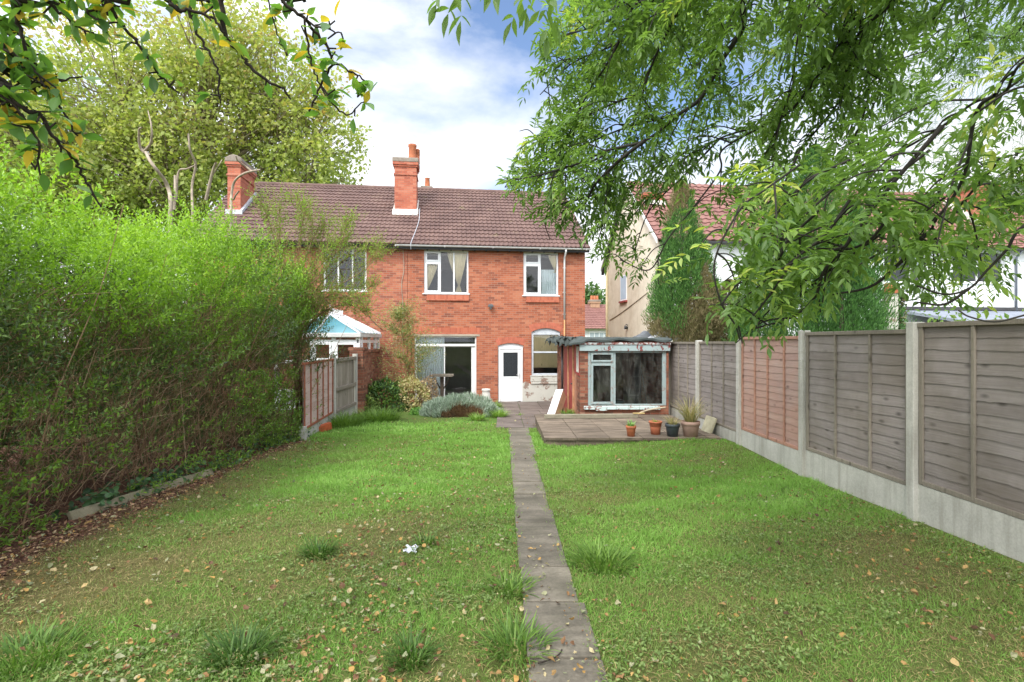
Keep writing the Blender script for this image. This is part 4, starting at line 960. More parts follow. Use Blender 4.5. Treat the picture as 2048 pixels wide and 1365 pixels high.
b_ = MB(); b_.box(-.055, .055, -.055, .055, -.05, h-.04); b_.build('post', M['bark'], bt, .006); b_ = MB(); b_.box(-.37, .37, -.22, .22, h-.035, h+.0); b_.box(-.37, .37, -.22, -.19, h+.002, h+.035); b_.box(-.37, .37, .19, .22, h+.002, h+.035); b_.build('tray', M['battengrey'], bt, .005)
b_ = MB(); b_.tube([(-.28, 0, h-.045), (-.05, 0, h-.45)], .022, 6); b_.tube([(.28, 0, h-.045), (.05, 0, h-.45)], .022, 6); b_.build('brace', M['bark'], bt)
tr_ = mover('basin', 'shallow white basin behind the lavender by the patio door', 'basin', at(921, 804, 17.2)); b_ = MB(); b_.prism([(-.2, .0), (.2, .0), (.24, .2), (-.24, .2)], -.15, .15); b_.build('bowl', M['whitepaint'], tr_, .02)
b_ = MB(); b_.box(-.26, .26, -.18, -.152, .18, .215); b_.box(-.26, .26, .152, .18, .18, .215); b_.box(-.262, -.24, -.15, .15, .18, .215); b_.box(.24, .262, -.15, .15, .18, .215); b_.build('rim', M['whitepaint'], tr_, .006)
def slab(name, label, cat, c, sx, sy, sz, rx, ry, rz_, mt):
    b_ = MB(); n = 8; out_ = [];
    for i in range(n):
        pass
    b_.box(-sx/2, sx/2, -sy/2, sy/2, -sz/2, sz/2); o = b_.build(name, mt, None, .008); o.location = c; o.rotation_euler = (rx, ry, rz_); return tag(o, label, cat)
slab('paving_slab', 'tilted brown slab resting beside the lavender bush', 'paving slab', at(853, 821, 14.9), .42, .34, .06, .28, .08, .3, plain('brown_slab', S('7d6a5c'), .9, .25, 9, bmp=.3))
slab('paving_slab', 'pale grey slab leaning on the concrete gravel board', 'paving slab', P2(3.99, 9.95, -.06), .045, .40, .46, 0, .36, .06, plain('lichen_slab', S('a8a288'), .9, .2, 7, bmp=.3))
slab('brick', 'orange brick lying against the pink fence panel', 'brick', gnd(648, 864)+Vector((0, 0, .09)), .32, .11, .15, .1, -.18, .9, plain('orange_brick', S('a8542f'), .9, .25, 12, bmp=.3))
kp = [P2(.95, 11.62, PZ+.05), P2(3.1, 11.75, PZ+.05)]
b_ = MB(); vbox(b_, (kp[0].x, kp[0].y), (kp[1].x, kp[1].y), .11, PZ+.004, PZ+.10); tag(b_.build('concrete_post', concmat('mossy_post', S('6e6858'), S('928c7a'), S('56523e'), 5, .5), None, .012), 'concrete fence post lying across the patio before the outhouse', 'post')
b_ = MB(); b_.box(-.13, .13, -.04, .04, 0, .02); o = b_.build('board_offcut', plain('yellow_offcut', S('b09a66'), .8), None, .003); o.location = P2(3.12, 11.72, PZ+.102); o.rotation_euler = (0, 0, .05); tag(o, 'short yellow wood offcut on the end of the lying post', 'offcut')
b_ = MB(); b_.tube(spline([at(1266, 834, 12.05), at(1285, 824, 12.1), at(1310, 818, 12.12), at(1332, 815, 12.1)], 5), [.018]*16, 6); tag(b_.build('stick', plain('pale_stick', S('b3a48c'), .8), None), 'pale stick leaning on the outhouse window sill', 'stick')
b_ = MB()
for P, r in (((0, 0, 0), 1),): pass
n = 7; vs = []
for j in range(n+1):
    for i in range(n+1):
        x = (i/n-.5); y = (j/n-.5); vs.append((x*.10*(1+.2*math.sin(j*2)), y*.12*(1+.2*math.sin(i*3)), .016+.009*math.sin(i*1.6+j*.9)+.007*math.sin(j*2.1)))
b_.add(vs, [(j*(n+1)+i, j*(n+1)+i+1, (j+1)*(n+1)+i+1, (j+1)*(n+1)+i) for j in range(n) for i in range(n)], True); o = b_.build('plastic_wrapper', plain('wrapper', (.55, .57, .62, 1), .25, .25, 30), None, fix=False); q = gnd(822, 1107); o.location = q+Vector((0, 0, .02)); tag(o, 'crumpled white plastic wrapper lying on the left lawn', 'litter')
b_ = MB(); q = [gnd(*c)+Vector((0, 0, .035)) for c in ((1076, 1340), (1088, 1337), (1105, 1331), (1118, 1322), (1124, 1312))]; b_.tube(spline(q, 4), list(np.linspace(.0055, .003, 17)), 6); tag(b_.build('twig', M['darktwig'], None), 'curved dark twig lying on the path slab', 'twig')
kb = MB(); q0, q1 = gnd(150, 1052), gnd(432, 957); T = Matrix.Translation((q0.x, q0.y, 0)); d = q1-q0; L = d.length; mm = MB()
a_ = math.atan2(d.y, d.x); slope = (q1.z-q0.z)/L
for k, (s0, s1) in enumerate(((0, L*.52), (L*.525, L))):
    Tm = Matrix.Translation(q0+d*(s0/L))@Matrix.Rotation(a_, 4, 'Z')@Matrix.Rotation(-math.atan(slope), 4, 'Y')@Matrix.Rotation(-.42, 4, 'X'); mm.box(0, s1-s0, .0, .05, -.06, .15, Tm)
tag(mm.build('edging_board', concmat('mossy_edging', S('77705a'), S('989078'), S('5c563e'), 5, .5), None, .01), 'leaning concrete edging board along the foot of the hedge', 'edging')

# ---- plant pots on the patio
def potobj(name, label, px, py, w, h, mt, prof=None):
    Y = (EYE-PZ)*1024/(py-682.5); c = at(px, py, Y); e = empty(name, label, 'plant pot', (c.x, c.y, PZ+.004)); R = w/2048*2*Y/2*1.0
    H = h/1024*Y; b_ = MB(); b_.lathe([(.001, 0), (R*.72, 0), (R*.92, H*.72), (R*.93, H*.74), (R*1.02, H*.76), (R*1.03, H), (R*.92, H), (R*.85, H*.8), (.001, H*.82)] if not prof else [(a*R, b*H) for a, b in prof], 28); b_.build('pot', mt, e)
    s_ = MB(); s_.lathe([(R*.84, H*.86), (.001, H*.88)], 20); s_.build('compost', plain('compost_'+name, S('3a2e24'), .95, .4, 30), e); return e, R, H
POTS = [potobj('plant_pot', 'smallest terracotta pot with a weedy seedling, nearest the patio middle', 1262, 873, 20, 21, M['terracotta']),
        potobj('plant_pot', 'wide rimmed bright terracotta pot beside the black pot', 1311, 869, 25, 26, plain('terracotta_bright', S('aa6244'), .75, .12, 7), [(.001, 0), (.72, 0), (.84, .55), (.84, .62), (.92, .64), (.95, .86), (1.05, .88), (1.05, 1), (.94, 1), (.85, .8), (.001, .82)]),
        potobj('plant_pot', 'black plastic pot with wispy grass between two pots', 1345, 873, 28, 25, plain('black_pot', S('3a4146'), .5, .2, 7)),
        potobj('plant_pot', 'largest dusky pink pot with dry grass by the fence', 1381, 873, 36, 30, M['terracotta_pale'])]

# ------------------------------------------------------------------ houses beyond the right-hand fence
WF = Frame((1318-1024)/1024*18.2, 18.2)
wh = empty('rendered_house', 'white rendered house with cream pebbledash gable and red tiled roof behind the conifers', 'house', (WF.o[0], WF.o[1], 0), TH)
EO2 = .25; ZE2, YR2, ZR2, D2 = 5.2, 3.1, 8.25, 6.2
def R5(F, x0, y0, x1, y1): a = F.px(x0, y1); b = F.px(x1, y0); return (a[0], b[0], a[1], b[1])
A1w = R5(WF, 1768, 503, 1853, 566); A2w = R5(WF, 1905, 503, 2010, 566)
U2 = WF.px(2140, 500)[0]
wm = wall_mb(0, U2, -.65, ZE2-.05, [A1w, A2w], .25); wm.build('wall', M['whitewall'], wh)
gm2 = MB(); gm2.add([(-.01, .0, -.65), (-.01, D2, -.65), (-.01, D2, ZE2-.05), (-.01, YR2, ZR2-.08), (-.01, 0, ZE2-.05)], [(0, 1, 2, 3, 4)]); gm2.quad((-.01, 0, -.65), (.2, -.004, -.65), (.2, -.004, ZE2-.05), (-.01, 0, ZE2-.05))
gm2.quad((0, D2, -.65), (U2, D2, -.65), (U2, D2, ZE2), (0, D2, ZE2)); gm2.build('gable_wall', M['render'], wh, fix=False)
rm = MB(); rm.box(.1, U2, 2.8, 2.9, -.6, ZE2-.1); rm.box(.1, U2, .26, 2.8, 2.0, 2.1); rm.build('interior', M['room'], wh)
uS = WF.px(1956, 420, 1.5)[0]
roof_mb(-.16, U2, -EO2, ZE2, YR2, ZR2, 15, .30, .03).build('roof', M['redtile'], wh, fix=False)
bk = MB(); bk.quad((-.16, YR2, ZR2-.005), (U2, YR2, ZR2-.005), (U2, D2+.3, ZE2-.1), (-.16, D2+.3, ZE2-.1)); bk.quad((-.16, -EO2, ZE2-.02), (-.16, YR2, ZR2-.03), (U2, YR2, ZR2-.03), (U2, -EO2, ZE2-.02)); bk.build('front_slope', M['redtile'], wh)
vg = MB(); vg.prism([(-EO2, ZE2-.14), (YR2, ZR2-.12), (D2+.3, ZE2-.22), (D2+.3, ZE2-.06), (YR2, ZR2+.03), (-EO2, ZE2+.02)], -.20, -.165, Matrix(((0, 1, 0, 0), (1, 0, 0, 0), (0, 0, 1, 0), (0, 0, 0, 1)))); vg.build('bargeboard', M['whitepaint'], wh)
sfb = MB(); sfb.prism([(YR2+.3, ZR2-.42), (D2+.32, ZE2-.4), (D2+.32, ZE2-.2), (YR2+.3, ZR2-.26)], -.15, -.02, Matrix(((0, 1, 0, 0), (1, 0, 0, 0), (0, 0, 1, 0), (0, 0, 0, 1)))); sfb.build('soffit', M['dark'], wh)
gt_ = MB(); gt_.box(0, U2, -EO2-.08, -EO2+.01, ZE2-.12, ZE2-.03); gt_.build('gutter', M['black_pvc'], wh, .01)
wA = casement(wh, A1w, (.66,), (), fw=.07); wB = casement(wh, A2w, (.5,), (), fw=.07)
a, b, c, d = A1w; curtain_mb(a+(b-a)*.70, b-.06, c+.03, d-.05, .17, (b-.1, c+.1), 6).build('curtain', M['net'], wA, fix=False)
for xx, y0 in ((D2-.35, .05),):
    pp_ = MB(); pp_.tube([(-.09, xx, ZE2-.3), (-.09, xx, -.6)], .05, 10); pp_.build('downpipe', plain('cream_pipe', S('c4b590'), .5, .1), wh)
    pp_ = MB(); pp_.tube([(-.09, xx-.35, 1.9), (-.09, xx-.25, 1.2), (-.09, xx-.25, -.6)], .03, 8); pp_.build('downpipe', plain('cream_pipe_thin', S('c4b590'), .5, .1), wh)
gw = at(1251, 575, 20.5); t_ = ((gw.x-WF.o[0])*(-ST)+(gw.y-WF.o[1])*CT)
wn = empty_part('window', wh)
for nm, mt, x0, x1, inset in (('frame', M['upvc'], -.035, -.012, 0), ('pane', plain('pale_blind_glass', S('9fb4c8'), .15, .1, 2), -.037, -.0355, .06)):
    b_ = MB(); b_.box(x0, x1, 3.3+inset, 4.1-inset, 3.35+inset, 4.45-inset); b_.build(nm, mt, wn)
b_ = MB(); b_.box(-.09, -.012, 3.25, 4.15, 3.27, 3.345); b_.build('sill', M['redpaint'], wn)
b_ = MB(); b_.tube([(-.012, 3.2, 2.18), (-.14, 3.2, 2.2)], [.05, .09], 10); b_.tube([(-.012, 3.2, 2.3), (-.10, 3.2, 2.32)], .02, 6); b_.build('wall_lamp', M['black_pvc'], wh)
b_ = MB(); b_.tube(spline([(-.02, 5.6, 2.6), (-.02, 4.6, 2.75), (-.02, 3.2, 3.0), (-.02, 1.0, 3.45)], 5), .018, 5); b_.build('cable', M['lintel'], wh)
rz2 = lambda y: ZE2+(ZR2-ZE2)*(y+EO2)/(YR2+EO2)
u0, u1 = WF.px(1286, 415, 1.7)[0], WF.px(1320, 415, 1.7)[0]
c2 = chimney(wh, u0+.1, u1+.1, 1.7, 2.4, rz2(1.7)-.2, WF.px(1300, 384, 1.7)[1], M['chimbrick'])
b_ = MB(); b_.box(u0+.02, u1+.18, 1.55, 1.697, rz2(1.6)+.02, rz2(1.6)+.2); b_.build('flashing', M['mortarflash'], c2, .01)
u0, u1 = WF.px(1945, 415, 1.4)[0], WF.px(1990, 415, 1.4)[0]
c3 = chimney(wh, u0, u1, 1.3, 2.3, rz2(1.2)-.2, WF.px(1960, 370, 1.4)[1], M['chimbrick'])
b_ = MB(); b_.prism([(.75, rz2(.75)+.05), (2.3, rz2(2.3)+.05), (2.3, rz2(2.3)+.2), (.75, rz2(.75)+.14)], u0-.42, u0-.003, Matrix(((0, 1, 0, 0), (1, 0, 0, 0), (0, 0, 1, 0), (0, 0, 0, 1)))); b_.build('flashing', M['mortarflash'], c3, .01)
gd = WF.px(2028, 500)[0]; b_ = MB(); b_.tube([(gd, -.3, ZE2-.1), (gd, -.08, ZE2-.35), (gd, -.08, 2.6)], .04, 10); b_.build('downpipe', plain('grey_pipe', S('6a7078'), .5), wh)
# flat roofed extension behind it
e0 = WF.px(1800, 617)[0]; ext = empty_part('lean_to', wh)
b_ = MB(); b_.prism([(-.002, 2.70), (-.002, 2.80), (-3.2, 2.16), (-3.2, 2.06)], e0, U2, Matrix(((0, 1, 0, 0), (1, 0, 0, 0), (0, 0, 1, 0), (0, 0, 0, 1)))); b_.build('roof', plain('grey_felt_roof', S('7e8490'), .8, .12, 2), ext)
b_ = MB(); b_.box(e0-.02, U2, -.10, -.004, 2.81, 2.93); b_.build('flashing', M['dark'], ext); b_ = MB(); b_.box(e0+.1, U2, -3.05, -.01, -.65, 2.04); b_.build('wall', M['whitewall'], ext)
# grey roofed house farther along the row
gh = empty('grey_roof_house', 'grey tiled house next beyond the white rendered one', 'house', (WF.o[0], WF.o[1], 0), TH); u0 = U2+.05
roof_mb(u0, u0+8, -EO2, ZE2+.4, YR2, ZR2+.5, 15, .30, .02).build('roof', M['greytile'], gh, fix=False); b_ = MB(); b_.box(u0, u0+8, 0, D2, -.65, ZE2+.35); b_.build('wall', M['whitewall'], gh); b_ = MB(); b_.quad((u0, YR2, ZR2+.49), (u0+8, YR2, ZR2+.49), (u0+8, D2+.3, ZE2+.4), (u0, D2+.3, ZE2+.4)); b_.build('front_slope', M['greytile'], gh)
# white pier with ivy, tarp covered heap
pz = at(1780, 655, 13.2); b_ = MB(); pi_ = empty('painted_pier', 'white painted brick pier with terracotta cap and ivy beyond the fence', 'pier', (pz.x, pz.y, 0)); b_.box(-.13, .13, -.13, .13, -.5, 2.85); b_.build('shaft', M['oldwhite'], pi_, .02); b_ = MB(); b_.box(-.16, .16, -.16, .16, 2.853, 2.95); b_.lathe([(.12, 2.953), (.13, 3.1), (.10, 3.12), (.001, 3.12)], 16); b_.build('cap', M['terracotta'], pi_)
tp = at(1285, 672, 14.8); n = 22; V = []; F = []
for j in range(n+1):
    for i in range(n+1):
        x = i/n*2-1; y = j/n*2-1; r = max(abs(x), abs(y)); h = (1-r**5)
        z = 1.15+.78*h*(.84+.16*x)+.03*math.sin(x*8+y*3)+.03*math.sin(y*11-x*5)+.05*math.sin(x*3+1)
        V.append((tp.x+x*.56, tp.y+y*.5, z if r < .99 else -.4))
for j in range(n):
    for i in range(n): F.append((j*(n+1)+i, j*(n+1)+i+1, (j+1)*(n+1)+i+1, (j+1)*(n+1)+i))
o = np_mesh('tarpaulin_heap', np.array(V), np.array(F), plain('grey_tarp', S('585c60'), .6, .3, 3, bmp=.5), None, True); tag(o, 'grey tarpaulin thrown over a heap behind the outhouse roof', 'tarpaulin')
c_ = at(1328, 676, 14.2); b_ = MB(); b_.add([(c_.x-.42, c_.y-.3, .9), (c_.x+.42, c_.y-.3, .9), (c_.x+.42, c_.y+.3, .9), (c_.x-.42, c_.y+.3, .9), (c_.x-.42, c_.y-.3, 1.7), (c_.x+.42, c_.y-.3, 1.68), (c_.x+.42, c_.y+.3, 1.68), (c_.x-.42, c_.y+.3, 1.7), (c_.x-.05, c_.y, 1.98)], [(0, 1, 5, 4), (1, 2, 6, 5), (2, 3, 7, 6), (3, 0, 4, 7), (4, 5, 8), (5, 6, 8), (6, 7, 8), (7, 4, 8)]); tag(b_.build('sheet_cover', plain('pale_sheet', S('a9adb2'), .6, .12, 3), None, .03), 'pale peaked sheet cover beside the grey tarpaulin', 'cover')
# distant house across the road, seen through the gap
DF = Frame((1165-1024)/1024*41, 41); dh = empty('distant_house', 'distant house with red roof seen between the two buildings', 'house', (DF.o[0]-3, 41, 0), TH)
b_ = wall_mb(-3, 9, -.7, 2.65, [], .3); b_.build('wall', M['whitewall'], dh); b_ = roof_mb(-3.3, 9.3, -.4, 2.62, 3.6, 4.85, 14, .3, .02); b_.build('roof', M['redtile'], dh, fix=False)
b_ = MB(); b_.box(3.6, 5.3, -.03, -.004, .9, 2.4); wd_ = b_.build('window', M['upvc'], dh); b_ = MB()
for k in range(4): b_.box(3.68+k*.4, 4.02+k*.4, -.036, -.0315, 1.0, 2.3)
b_.build('pane', plain('net_glass', S('a8b4bc'), .2), wd_)
cc_ = chimney(dh, 4.6, 5.4, 3.0, 3.7, 3.8, 5.1, plain('buff_chimney', S('a8866c'), .9)); b_ = MB()
for k in range(3): b_.lathe([(.13, 0), (.1, .4), (.001, .4)], 12, (4.75+k*.25, 3.3, 5.2))
b_.build('chimney_pot', M['terracotta'], cc_)
# ------------------------------------------------------------------ turf
def onpath(x, y):
    u = x-AX*y
    w1 = np.where(y > 8.4, .56, .485)+.05*(vnoise(np.stack([y, 0*y, 0*y], -1), 5, 61)-.5)+.03*RNG.normal(size=len(y))
    r = (u > .14+.05*(vnoise(np.stack([y, 0*y, 0*y], -1), 6, 62)-.5)+.02*RNG.normal(size=len(y))) & (u < w1) & (y < 11.8)
    r |= (u > -.17) & (u < .80) & (y > 11.75)
    r |= (u > .76) & (y > 9.36)
    r |= (y > 11.75) & (u > -.2)
    return r
def field(n, x0, x1, y0, y1, bias=1.0):
    y = y0+(y1-y0)*RNG.random(n)**bias; x = x0+(x1-x0)*RNG.random(n)
    return x, y
M['grass'] = leafmat('grass_blades', [S('908660'), S('869256'), S('7c9c4e'), S('7ea64e'), S('8eb65a'), S('a6c874')], .35, .5, (1.1, 1.2, .65), .25)
bx = []; by = []
for (n, y0, y1) in ((120000, 2.3, 4.2), (120000, 4.2, 7.2), (90000, 7.2, 11), (26000, 11, 15.2)):
    x, y = field(n, -4.3, 4.05, y0, y1); bx.append(x); by.append(y)
x = np.concatenate(bx); y = np.concatenate(by); u = x-AX*y
keep = ~onpath(x, y) & (u < FX-.07) & (np.abs(x) < y*1.06+.1) & (RNG.random(len(x)) > soil(x, y)*.97)
keep &= ~((y > 13.5) & (u > -3.2)) & ~((y > 10) & (u < -4.0)) & ~((y > 12.6) & (u > -2.9) & (u < 0))
lu = lush(x, y); keep &= RNG.random(len(x)) < .45+.75*lu
x, y, lu = x[keep], y[keep], lu[keep]; n = len(x)
h = (.022+.040*lu)*(.6+.8*RNG.random(n))*(.55+.9*vnoise(np.stack([x, y, 0*x], -1), 4.5, 15))*(1+.035*np.clip(y-4, 0, 8)); w = (.0030+.0016*RNG.random(n))*(1+.22*np.clip(y-3, 0, 12))
pos = np.stack([x, y, gheight(x, y)-.004], -1)
lean = RNG.normal(size=(n, 3))*np.array([.62, .62, .0])+np.array([0, 0, 1.0]); up = rdir(n)
TB = np.array([(-.5, 0, 0), (.5, 0, 0), (.42, .5, .06), (-.42, .5, .06), (0, 1, .26)]); FB = np.array([(0, 1, 2), (0, 2, 3), (3, 2, 4)])
V, F = scatter(TB, FB, pos, lean, up, h, w)
tone = np.clip(.10+.75*lu+.32*(RNG.random(n)-.5)+.25*(vnoise(pos, 5, 2)-.5), 0, 1)
tag(np_mesh('grass', V, F, M['grass'], None, False, {'rnd': rep(tone, 5)}), 'patchy green lawn grass, lusher towards the house', 'grass', kind='stuff')
# thatch: dead blades lying flat
n = 40000; x, y = field(n, -4.1, 4.0, 2.3, 9, 1.3); k = ~onpath(x, y) & (x-AX*y < FX-.08) & (np.abs(x) < y*1.06+.1); x, y = x[k], y[k]; n = len(x)
V, F = scatter(T4, F4, np.stack([x, y, gheight(x, y)+.006+.014*RNG.random(n)], -1), np.stack([RNG.normal(size=n), RNG.normal(size=n), .15*RNG.normal(size=n)], -1), np.tile([0, 0, 1.], (n, 1)), .03+.05*RNG.random(n), np.full(n, .004))
M['thatch'] = leafmat('thatch', [S('6c5c3a'), S('948458'), S('b0a070')], .15, .8)
tag(np_mesh('thatch', V, F, M['thatch'], None, False, {'rnd': rep(RNG.random(n), 4)}), 'dry straw blades lying through the lawn', 'dead grass', kind='stuff')
# clover and plantain rosettes, thickest near the camera and at the foot of the fence
n = 9000; x, y = field(n, -3.4, 4.0, 2.3, 7.5, 1.9); wz = np.stack([x, y, 0*x], -1); u = x-AX*y
k = ~onpath(x, y) & (u < FX-.08) & (np.abs(x) < y*1.06+.1) & ((vnoise(wz, 1.6, 12) > .56) | (u > 3.6)); x, y = x[k], y[k]; n = len(x)
x = np.repeat(x, 4)+RNG.normal(size=4*n)*.02; y = np.repeat(y, 4)+RNG.normal(size=4*n)*.02; n *= 4
V, F = scatter(T7, F7, np.stack([x, y, gheight(x, y)+.012+.022*RNG.random(n)], -1), np.stack([RNG.normal(size=n), RNG.normal(size=n), .35+.2*RNG.random(n)], -1), np.tile([0, 0, 1.], (n, 1)), .014+.020*RNG.random(n), .009+.010*RNG.random(n))
M['weed'] = leafmat('weed_leaves', [S('586c38'), S('6c8244'), S('86985c')], .25, .5)
tag(np_mesh('lawn_weeds', V, F, M['weed'], None, False, {'rnd': rep(RNG.random(n), 7)}), 'small broad leaved weeds spreading through the front lawn', 'weeds', kind='stuff')

# fallen leaves
n = 17000; x, y = field(n, -4.1, 4.0, 2.3, 13.5, 2.1); u = x-AX*y; dens = np.where(u < -.5, 1.0, .5); dens = np.where((u > .1) & (u < .55), .30, dens)
k = (u < FX-.1) & (np.abs(x) < y*1.06+.1) & (RNG.random(n) < dens*np.clip(.15+3.2*(vnoise(np.stack([x, y, 0*x], -1), 2.4, 71)-.38), .12, 1)) & ~((u > .8) & (y > 9.3)); x, y = x[k], y[k]
x = np.concatenate([x, P2(-3.65, 0).x+RNG.normal(size=700)*.35]); y = np.concatenate([y, 3.2+7*RNG.random(700)]); n = len(x); ok = np.abs(x) < y*1.06+.1; x, y = x[ok], y[ok]; n = len(x)
zz = gheight(x, y)+.02+.022*RNG.random(n)+np.where(onpath(x, y), .01, 0)
TL = np.array([(0, 0, .02), (.30, .18, .12), (.5, .45, .20), (.38, .72, .12), (0, 1, .10), (-.38, .72, .16), (-.5, .45, .24), (-.30, .18, .12), (0, .5, -.02)])
FL_ = np.array([(0, 1, 2, 8), (8, 2, 3, 4), (8, 4, 5, 6), (0, 8, 6, 7)])
sz = .014+.036*RNG.random(n)**2.2
V, F = scatter(TL, FL_, np.stack([x, y, zz], -1), np.stack([RNG.normal(size=n), RNG.normal(size=n), .3*RNG.normal(size=n)], -1), nrm(np.stack([.6*RNG.normal(size=n), .6*RNG.normal(size=n), np.where(RNG.random(n) < .3, -1., 1.)], -1)), sz, sz*(.6+.3*RNG.random(n)))
V += RNG.normal(size=V.shape)*.0025
M['fallen'] = leafmat('fallen_leaf', [S('4a382a'), S('6e5038'), S('846240'), S('94784c'), S('a88448'), S('aca07c'), S('848a68'), S('9c9678')], .12, .7, (1.1, 1, .6))
tag(np_mesh('fallen_leaves', V, F, M['fallen'], None, False, {'rnd': rep(RNG.random(n), 9)}), 'brown, yellow and pale autumn leaves scattered over lawn and path', 'leaves', kind='stuff')
# litter on the bare strip
n = 9000; x = P2(-4.0, 0).x+RNG.normal(size=n)*.40; y = 2.6+8.2*RNG.random(n); k = (RNG.random(n) < soil(x, y)) & (np.abs(x) < y*1.08+.1); x, y = x[k], y[k]; n = len(x); sz = .012+.03*RNG.random(n)
V, F = scatter(T4, F4, np.stack([x, y, gheight(x, y)+.004+.012*RNG.random(n)], -1), np.stack([RNG.normal(size=n), RNG.normal(size=n), .3*RNG.normal(size=n)], -1), nrm(RNG.normal(size=(n, 3))*.5+np.array([0, 0, 1.])), sz*1.4, sz*.6)
M['litter'] = leafmat('bark_litter', [S('382620'), S('5e4034'), S('7c5644'), S('98765c'), S('b49a7c')], .05, .85)
tag(np_mesh('leaf_litter', V, F, M['litter'], None, False, {'rnd': rep(RNG.random(n), 4)}), 'reddish brown bark and leaf litter on the bare strip by the hedge', 'litter', kind='stuff')

# grass tufts: each one its own
M['tuft'] = leafmat('tuft_blades', [S('42602a'), S('587834'), S('769442'), S('94b458')], .35, .5, (1.1, 1.25, .6))
def c_near(px, py): return py > 1000
def tuft(label, px, py, r, h, n, tone=.4, spread=.8, group=None, at_=None):
    n = int(n*.62); h *= .95 if at_ is None and c_near(px, py) else 1
    c = at_ if at_ is not None else gnd(px, py); a = RNG.random(n)*2*PI; q = np.sqrt(RNG.random(n))*r
    bx = c.x+q*np.cos(a); by = c.y+q*np.sin(a); z = gheight(bx, by)-.005 if at_ is None else np.full(n, c.z)
    d = np.stack([np.cos(a)*spread*(.2+q/r), np.sin(a)*spread*(.2+q/r), np.ones(n)], -1)+RNG.normal(size=(n, 3))*.30
    L = h*(.35+.95*RNG.random(n)**1.3); T = np.array([(-.5, 0, 0), (.5, 0, 0), (-.5, .4, .03), (.5, .4, .03), (-.4, .75, -.08), (.4, .75, -.08), (-.05, 1, -.24), (.05, 1, -.24)]); FF = np.array([(0, 1, 3, 2), (2, 3, 5, 4), (4, 5, 7, 6)])
    up = np.tile([0, 0, 1.], (n, 1))+.0; V, F = scatter(T, FF, np.stack([bx, by, z], -1), d, up, L, np.full(n, .0075*(1+c.y*.05)))
    o = np_mesh('grass_tuft', V, F, M['tuft'], None, False, {'rnd': rep(np.clip(tone+.5*(RNG.random(n)-.5), 0, 1), 8)}); o.data.transform(Matrix.Translation(-c)); o.location = c
    return tag(o, label, 'grass tuft', group or 'grass tufts standing up from the lawn')
tuft('big dark tuft among fallen leaves at the front of the left lawn', 478, 1315, .14, .17, 420, .15)
tuft('dark tuft nearer the path, right of the biggest front tuft', 822, 1322, .10, .14, 300, .2)
tuft('dark upright tuft in mid left lawn, level with the white wrapper', 637, 1112, .11, .15, 330, .25)
tuft('small tuft just behind the white plastic wrapper', 850, 1095, .08, .11, 160, .4)
tuft('spreading tuft overhanging the right edge of the path', 1205, 1132, .20, .18, 620, .55)
tuft('pale tuft at the front left corner of the photo', 60, 1320, .22, .15, 480, .35)
tuft('tuft on the left edge of the path at the very front', 1030, 1300, .14, .17, 360, .45)
tuft('tuft on the left path edge behind the frontmost one', 1020, 1185, .13, .15, 300, .5)
tuft('dense tuft at the lawn corner where lavender meets paving', 998, 835, .16, .28, 480, .75)
tuft('short round tuft in front of the lavender', 955, 842, .16, .22, 420, .7)
tuft('tuft standing beside the doorstep behind the lavender', 993, 817, .16, .26, 400, .65)
tuft('clump sprouting at the foot of the red outhouse door', 0, 0, .17, .22, 420, .6, at_=at(1140, 834, 13.1))
tuft('tiny tuft growing from a joint in the paving', 1040, 832, .10, .09, 120, .6)
tuft('tall blue green grass along the left fence foot', 688, 852, .42, .34, 1300, .5)
tuft('tall grass in front of the dark shrub by the wall', 758, 842, .50, .36, 1500, .5)
# ------------------------------------------------------------------ shrubs by the house
def mound(name, label, cat, c, rx, ry, rz_, nl, ll, lw, mt, stems=14, core=.72, up_bias=.4, tone=None, T=T7, FF=F7, clump=1.6, twm=None, group=None, leafname='foliage'):
    e = empty(name, label, cat, c, 0, group); d = rdir(nl); d[:, 2] = np.abs(d[:, 2])*1.0-.12*(RNG.random(nl)); lump = .80+.38*(vnoise(d, 3.1, int(c[0]*10) % 50)-.3)
    r = (core+(1-core)*RNG.random(nl)**.6)*lump; p = d*r[:, None]*np.array([rx, ry, rz_]); p[:, 2] = np.maximum(p[:, 2], .02)
    dd = nrm(d*.8+rdir(nl)*.8+np.array([0, 0, up_bias])); s = .65+.6*RNG.random(nl)
    V, F = scatter(T, FF, p, dd, nrm(d+rdir(nl)*.5+np.array([0, 0, .6])), ll*s, lw*s); tn = RNG.random(nl) if tone is None else tone(p, d)
    np_mesh(leafname, V, F, mt, e, False, {'rnd': rep(tn, len(T))})
    tw = Twigs(4)
    for i in range(stems):
        q = rdir(1)[0]; q[2] = abs(q[2])+.3; q = q*np.array([rx, ry, rz_])*.8; b = np.array([q[0]*.15, q[1]*.15, -.05]); tw.add(spline([b, (b+q)/2+RNG.normal(size=3)*.03, q], 4), .012, .004, RNG.random())
    tw.build('stems', twm or M['hedgetwig'], e); return e
M['shrubdark'] = leafmat('dark_shrub_leaf', [S('2c4420'), S('3c5a2a'), S('527434'), S('76943e')], .2, .4)
M['shrubvar'] = leafmat('variegated_leaf', [S('8a8e58'), S('b4b07a'), S('c8c08e'), S('b89878'), S('8a9a54')], .25, .5)
M['shrubbrown'] = leafmat('faded_flower_leaf', [S('7c6a54'), S('9c8468'), S('b09a80'), S('8a8458')], .2, .6)
M['lavender'] = leafmat('lavender_leaf', [S('6c7e6c'), S('8a9c86'), S('a4b4a0'), S('b8c4b4')], .15, .6, (1.1, 1.2, .9))
M['lavdead'] = leafmat('lavender_dead', [S('4c3a28'), S('70543a'), S('8c7050')], .1, .8)
def shat(px, py, Y): q = at(px, py, Y); return (q.x, q.y, float(gheight(np.array(q.x), np.array(q.y))))
